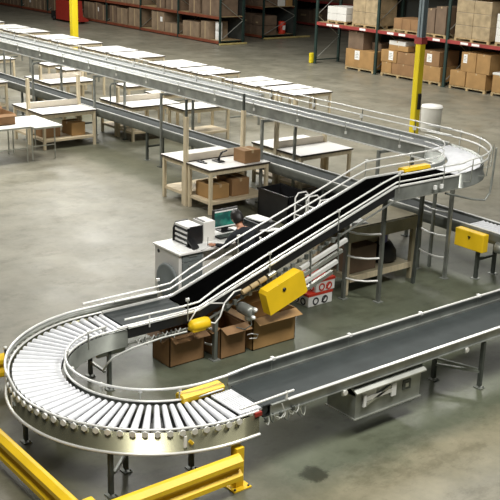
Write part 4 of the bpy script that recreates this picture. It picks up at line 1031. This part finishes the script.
# beam level
Z = 1.702
def load(x0, x1, h, label, m, rows=3, cols=2):
    t = thing('wrapped_load', ((x0+x1)/2, (y0+y1)/2, Z+.126), label, 'load', 'pallet loads on the beam level')
    for i in range(rows):
        mb = MB()
        for j in range(cols):
            xa = x0+(x1-x0)*j/cols; xb = x0+(x1-x0)*(j+1)/cols
            mb.box(xa+.005, xb-.005, y0, y1-.05, Z+.126+h*i/rows, Z+.126+h*(i+1)/rows-.006, m, .012)
        mb.build('carton_layer', t)
    return t
P(-30.4, -29.3, y0, y1, Z, 'pallet of white cartons on the beam, left end')
load(-30.4, -29.3, .55, 'pale shrink wrapped cartons on the beam at the left end of the red rack', m_plas, 2, 2)
P(-28.95, -27.55, y0, y1, Z, 'pallet under the tall wrapped load in the left bay')
load(-28.95, -27.55, 1.4, 'tall wrapped tan load on the beam in the left bay', m_wrap)
P(-26.7, -25.4, y0, y1, Z, 'pallet under low cartons on the beam in the middle bay')
load(-26.7, -25.4, .40, 'low brown cartons on the beam in the middle bay, left of the column', m_box, 1, 3)
P(-25.2, -24.1, y0, y1, Z, 'pallet under the two leaning brown cartons')
carton(-25.1, -24.68, y0, y1-.1, Z+.127, Z+1.0, 'left of two tall brown cartons on the beam right of the column', m_box3)
carton(-24.64, -24.15, y0, y1-.1, Z+.127, Z+1.1, 'right of two tall brown cartons on the beam right of the column', m_box3)
P(-23.7, -22.15, y0, y1, Z, 'pallet under the large wrapped load in the right bay')
load(-23.7, -22.15, 1.3, 'large wrapped tan load on the beam in the right bay', m_wrap, 3, 2)
P(-21.9, -20.6, y0, y1, Z, 'pallet under the white wrapped load')
load(-21.9, -20.6, .95, 'white wrapped load on the beam at the right picture edge', m_plas, 4, 2)
mb = MB()
for k, x in enumerate((-30.3, -29.9, -28.4, -26.9, -26.3, -24.6, -23.3, -22.8)):
    lb = MB().box(x, x+.34, RY-.052, RY-.047, 1.60, 1.68, m_white).build('beam_label')
    tag(lb, 'small white label strip on the red beam, %s from the left' % ORD[k+1], 'label', 'white label strips on the red beam')
# red pallet truck behind the left column
TR = thing('pallet_truck', (-50.0, 26.9, 0), 'dull red floor truck parked before the long far rack beside the left column', 'truck')
MB().prism([(-50.9, .12), (-48.7, .12), (-48.7, .22), (-49.3, .34), (-49.4, 1.15), (-50.6, 1.25), (-50.9, 1.1)], 'y', 26.5, 27.3, m_dred).build('chassis', TR)
MB().box(-50.8, -49.5, 26.55, 27.25, 1.26, 1.36, m_box2, .03).build('top_cover', TR, 'tan top cover')
MB().box(-51.6, -50.95, 26.55, 27.25, .1, .5, m_blk, .03).build('battery_box', TR)
for x in (-51.3, -49.1):
    for y in (26.54, 27.1): MB().lathe([(0, 0), (.12, 0), (.12, .12), (0, .12)], (x, y, .12), m_blk, 16, 'y').build('wheel', TR)

# ------------------------------------------------------------ light
w = bpy.data.worlds.new('world'); S.world = w; w.use_nodes = True
bg = w.node_tree.nodes['Background']; bg.inputs[0].default_value = (.93, .97, 1.0, 1); bg.inputs[1].default_value = .04
def area(x, y, z, sx, sy, e, col=(1, .98, .92)):
    l = bpy.data.lights.new('high_bay_light', 'AREA'); l.shape = 'RECTANGLE'; l.size = sx; l.size_y = sy; l.energy = e; l.color = col
    o = bpy.data.objects.new('high_bay_light', l); COL.objects.link(o); o.location = (x, y, z); return o
for x, y, e in ((-4.9, 2.5, 680), (-4.9, 9.5, 940), (-19.5, 5.5, 900), (-20, 13, 560), (-27, 8, 480), (-26, 16, 860), (-35, 11, 720), (-35, 19, 780), (-44, 15, 700), (-45, 22, 420), (-17.5, 21, 760), (-28, 23.0, 760)):
    area(x, y, 8.6, 2.6, 2.6, e)
vs = S.view_settings; vs.view_transform = 'Standard'; vs.look = 'None'; vs.gamma = 1; vs.exposure = -0.05; vs.use_curve_mapping = False
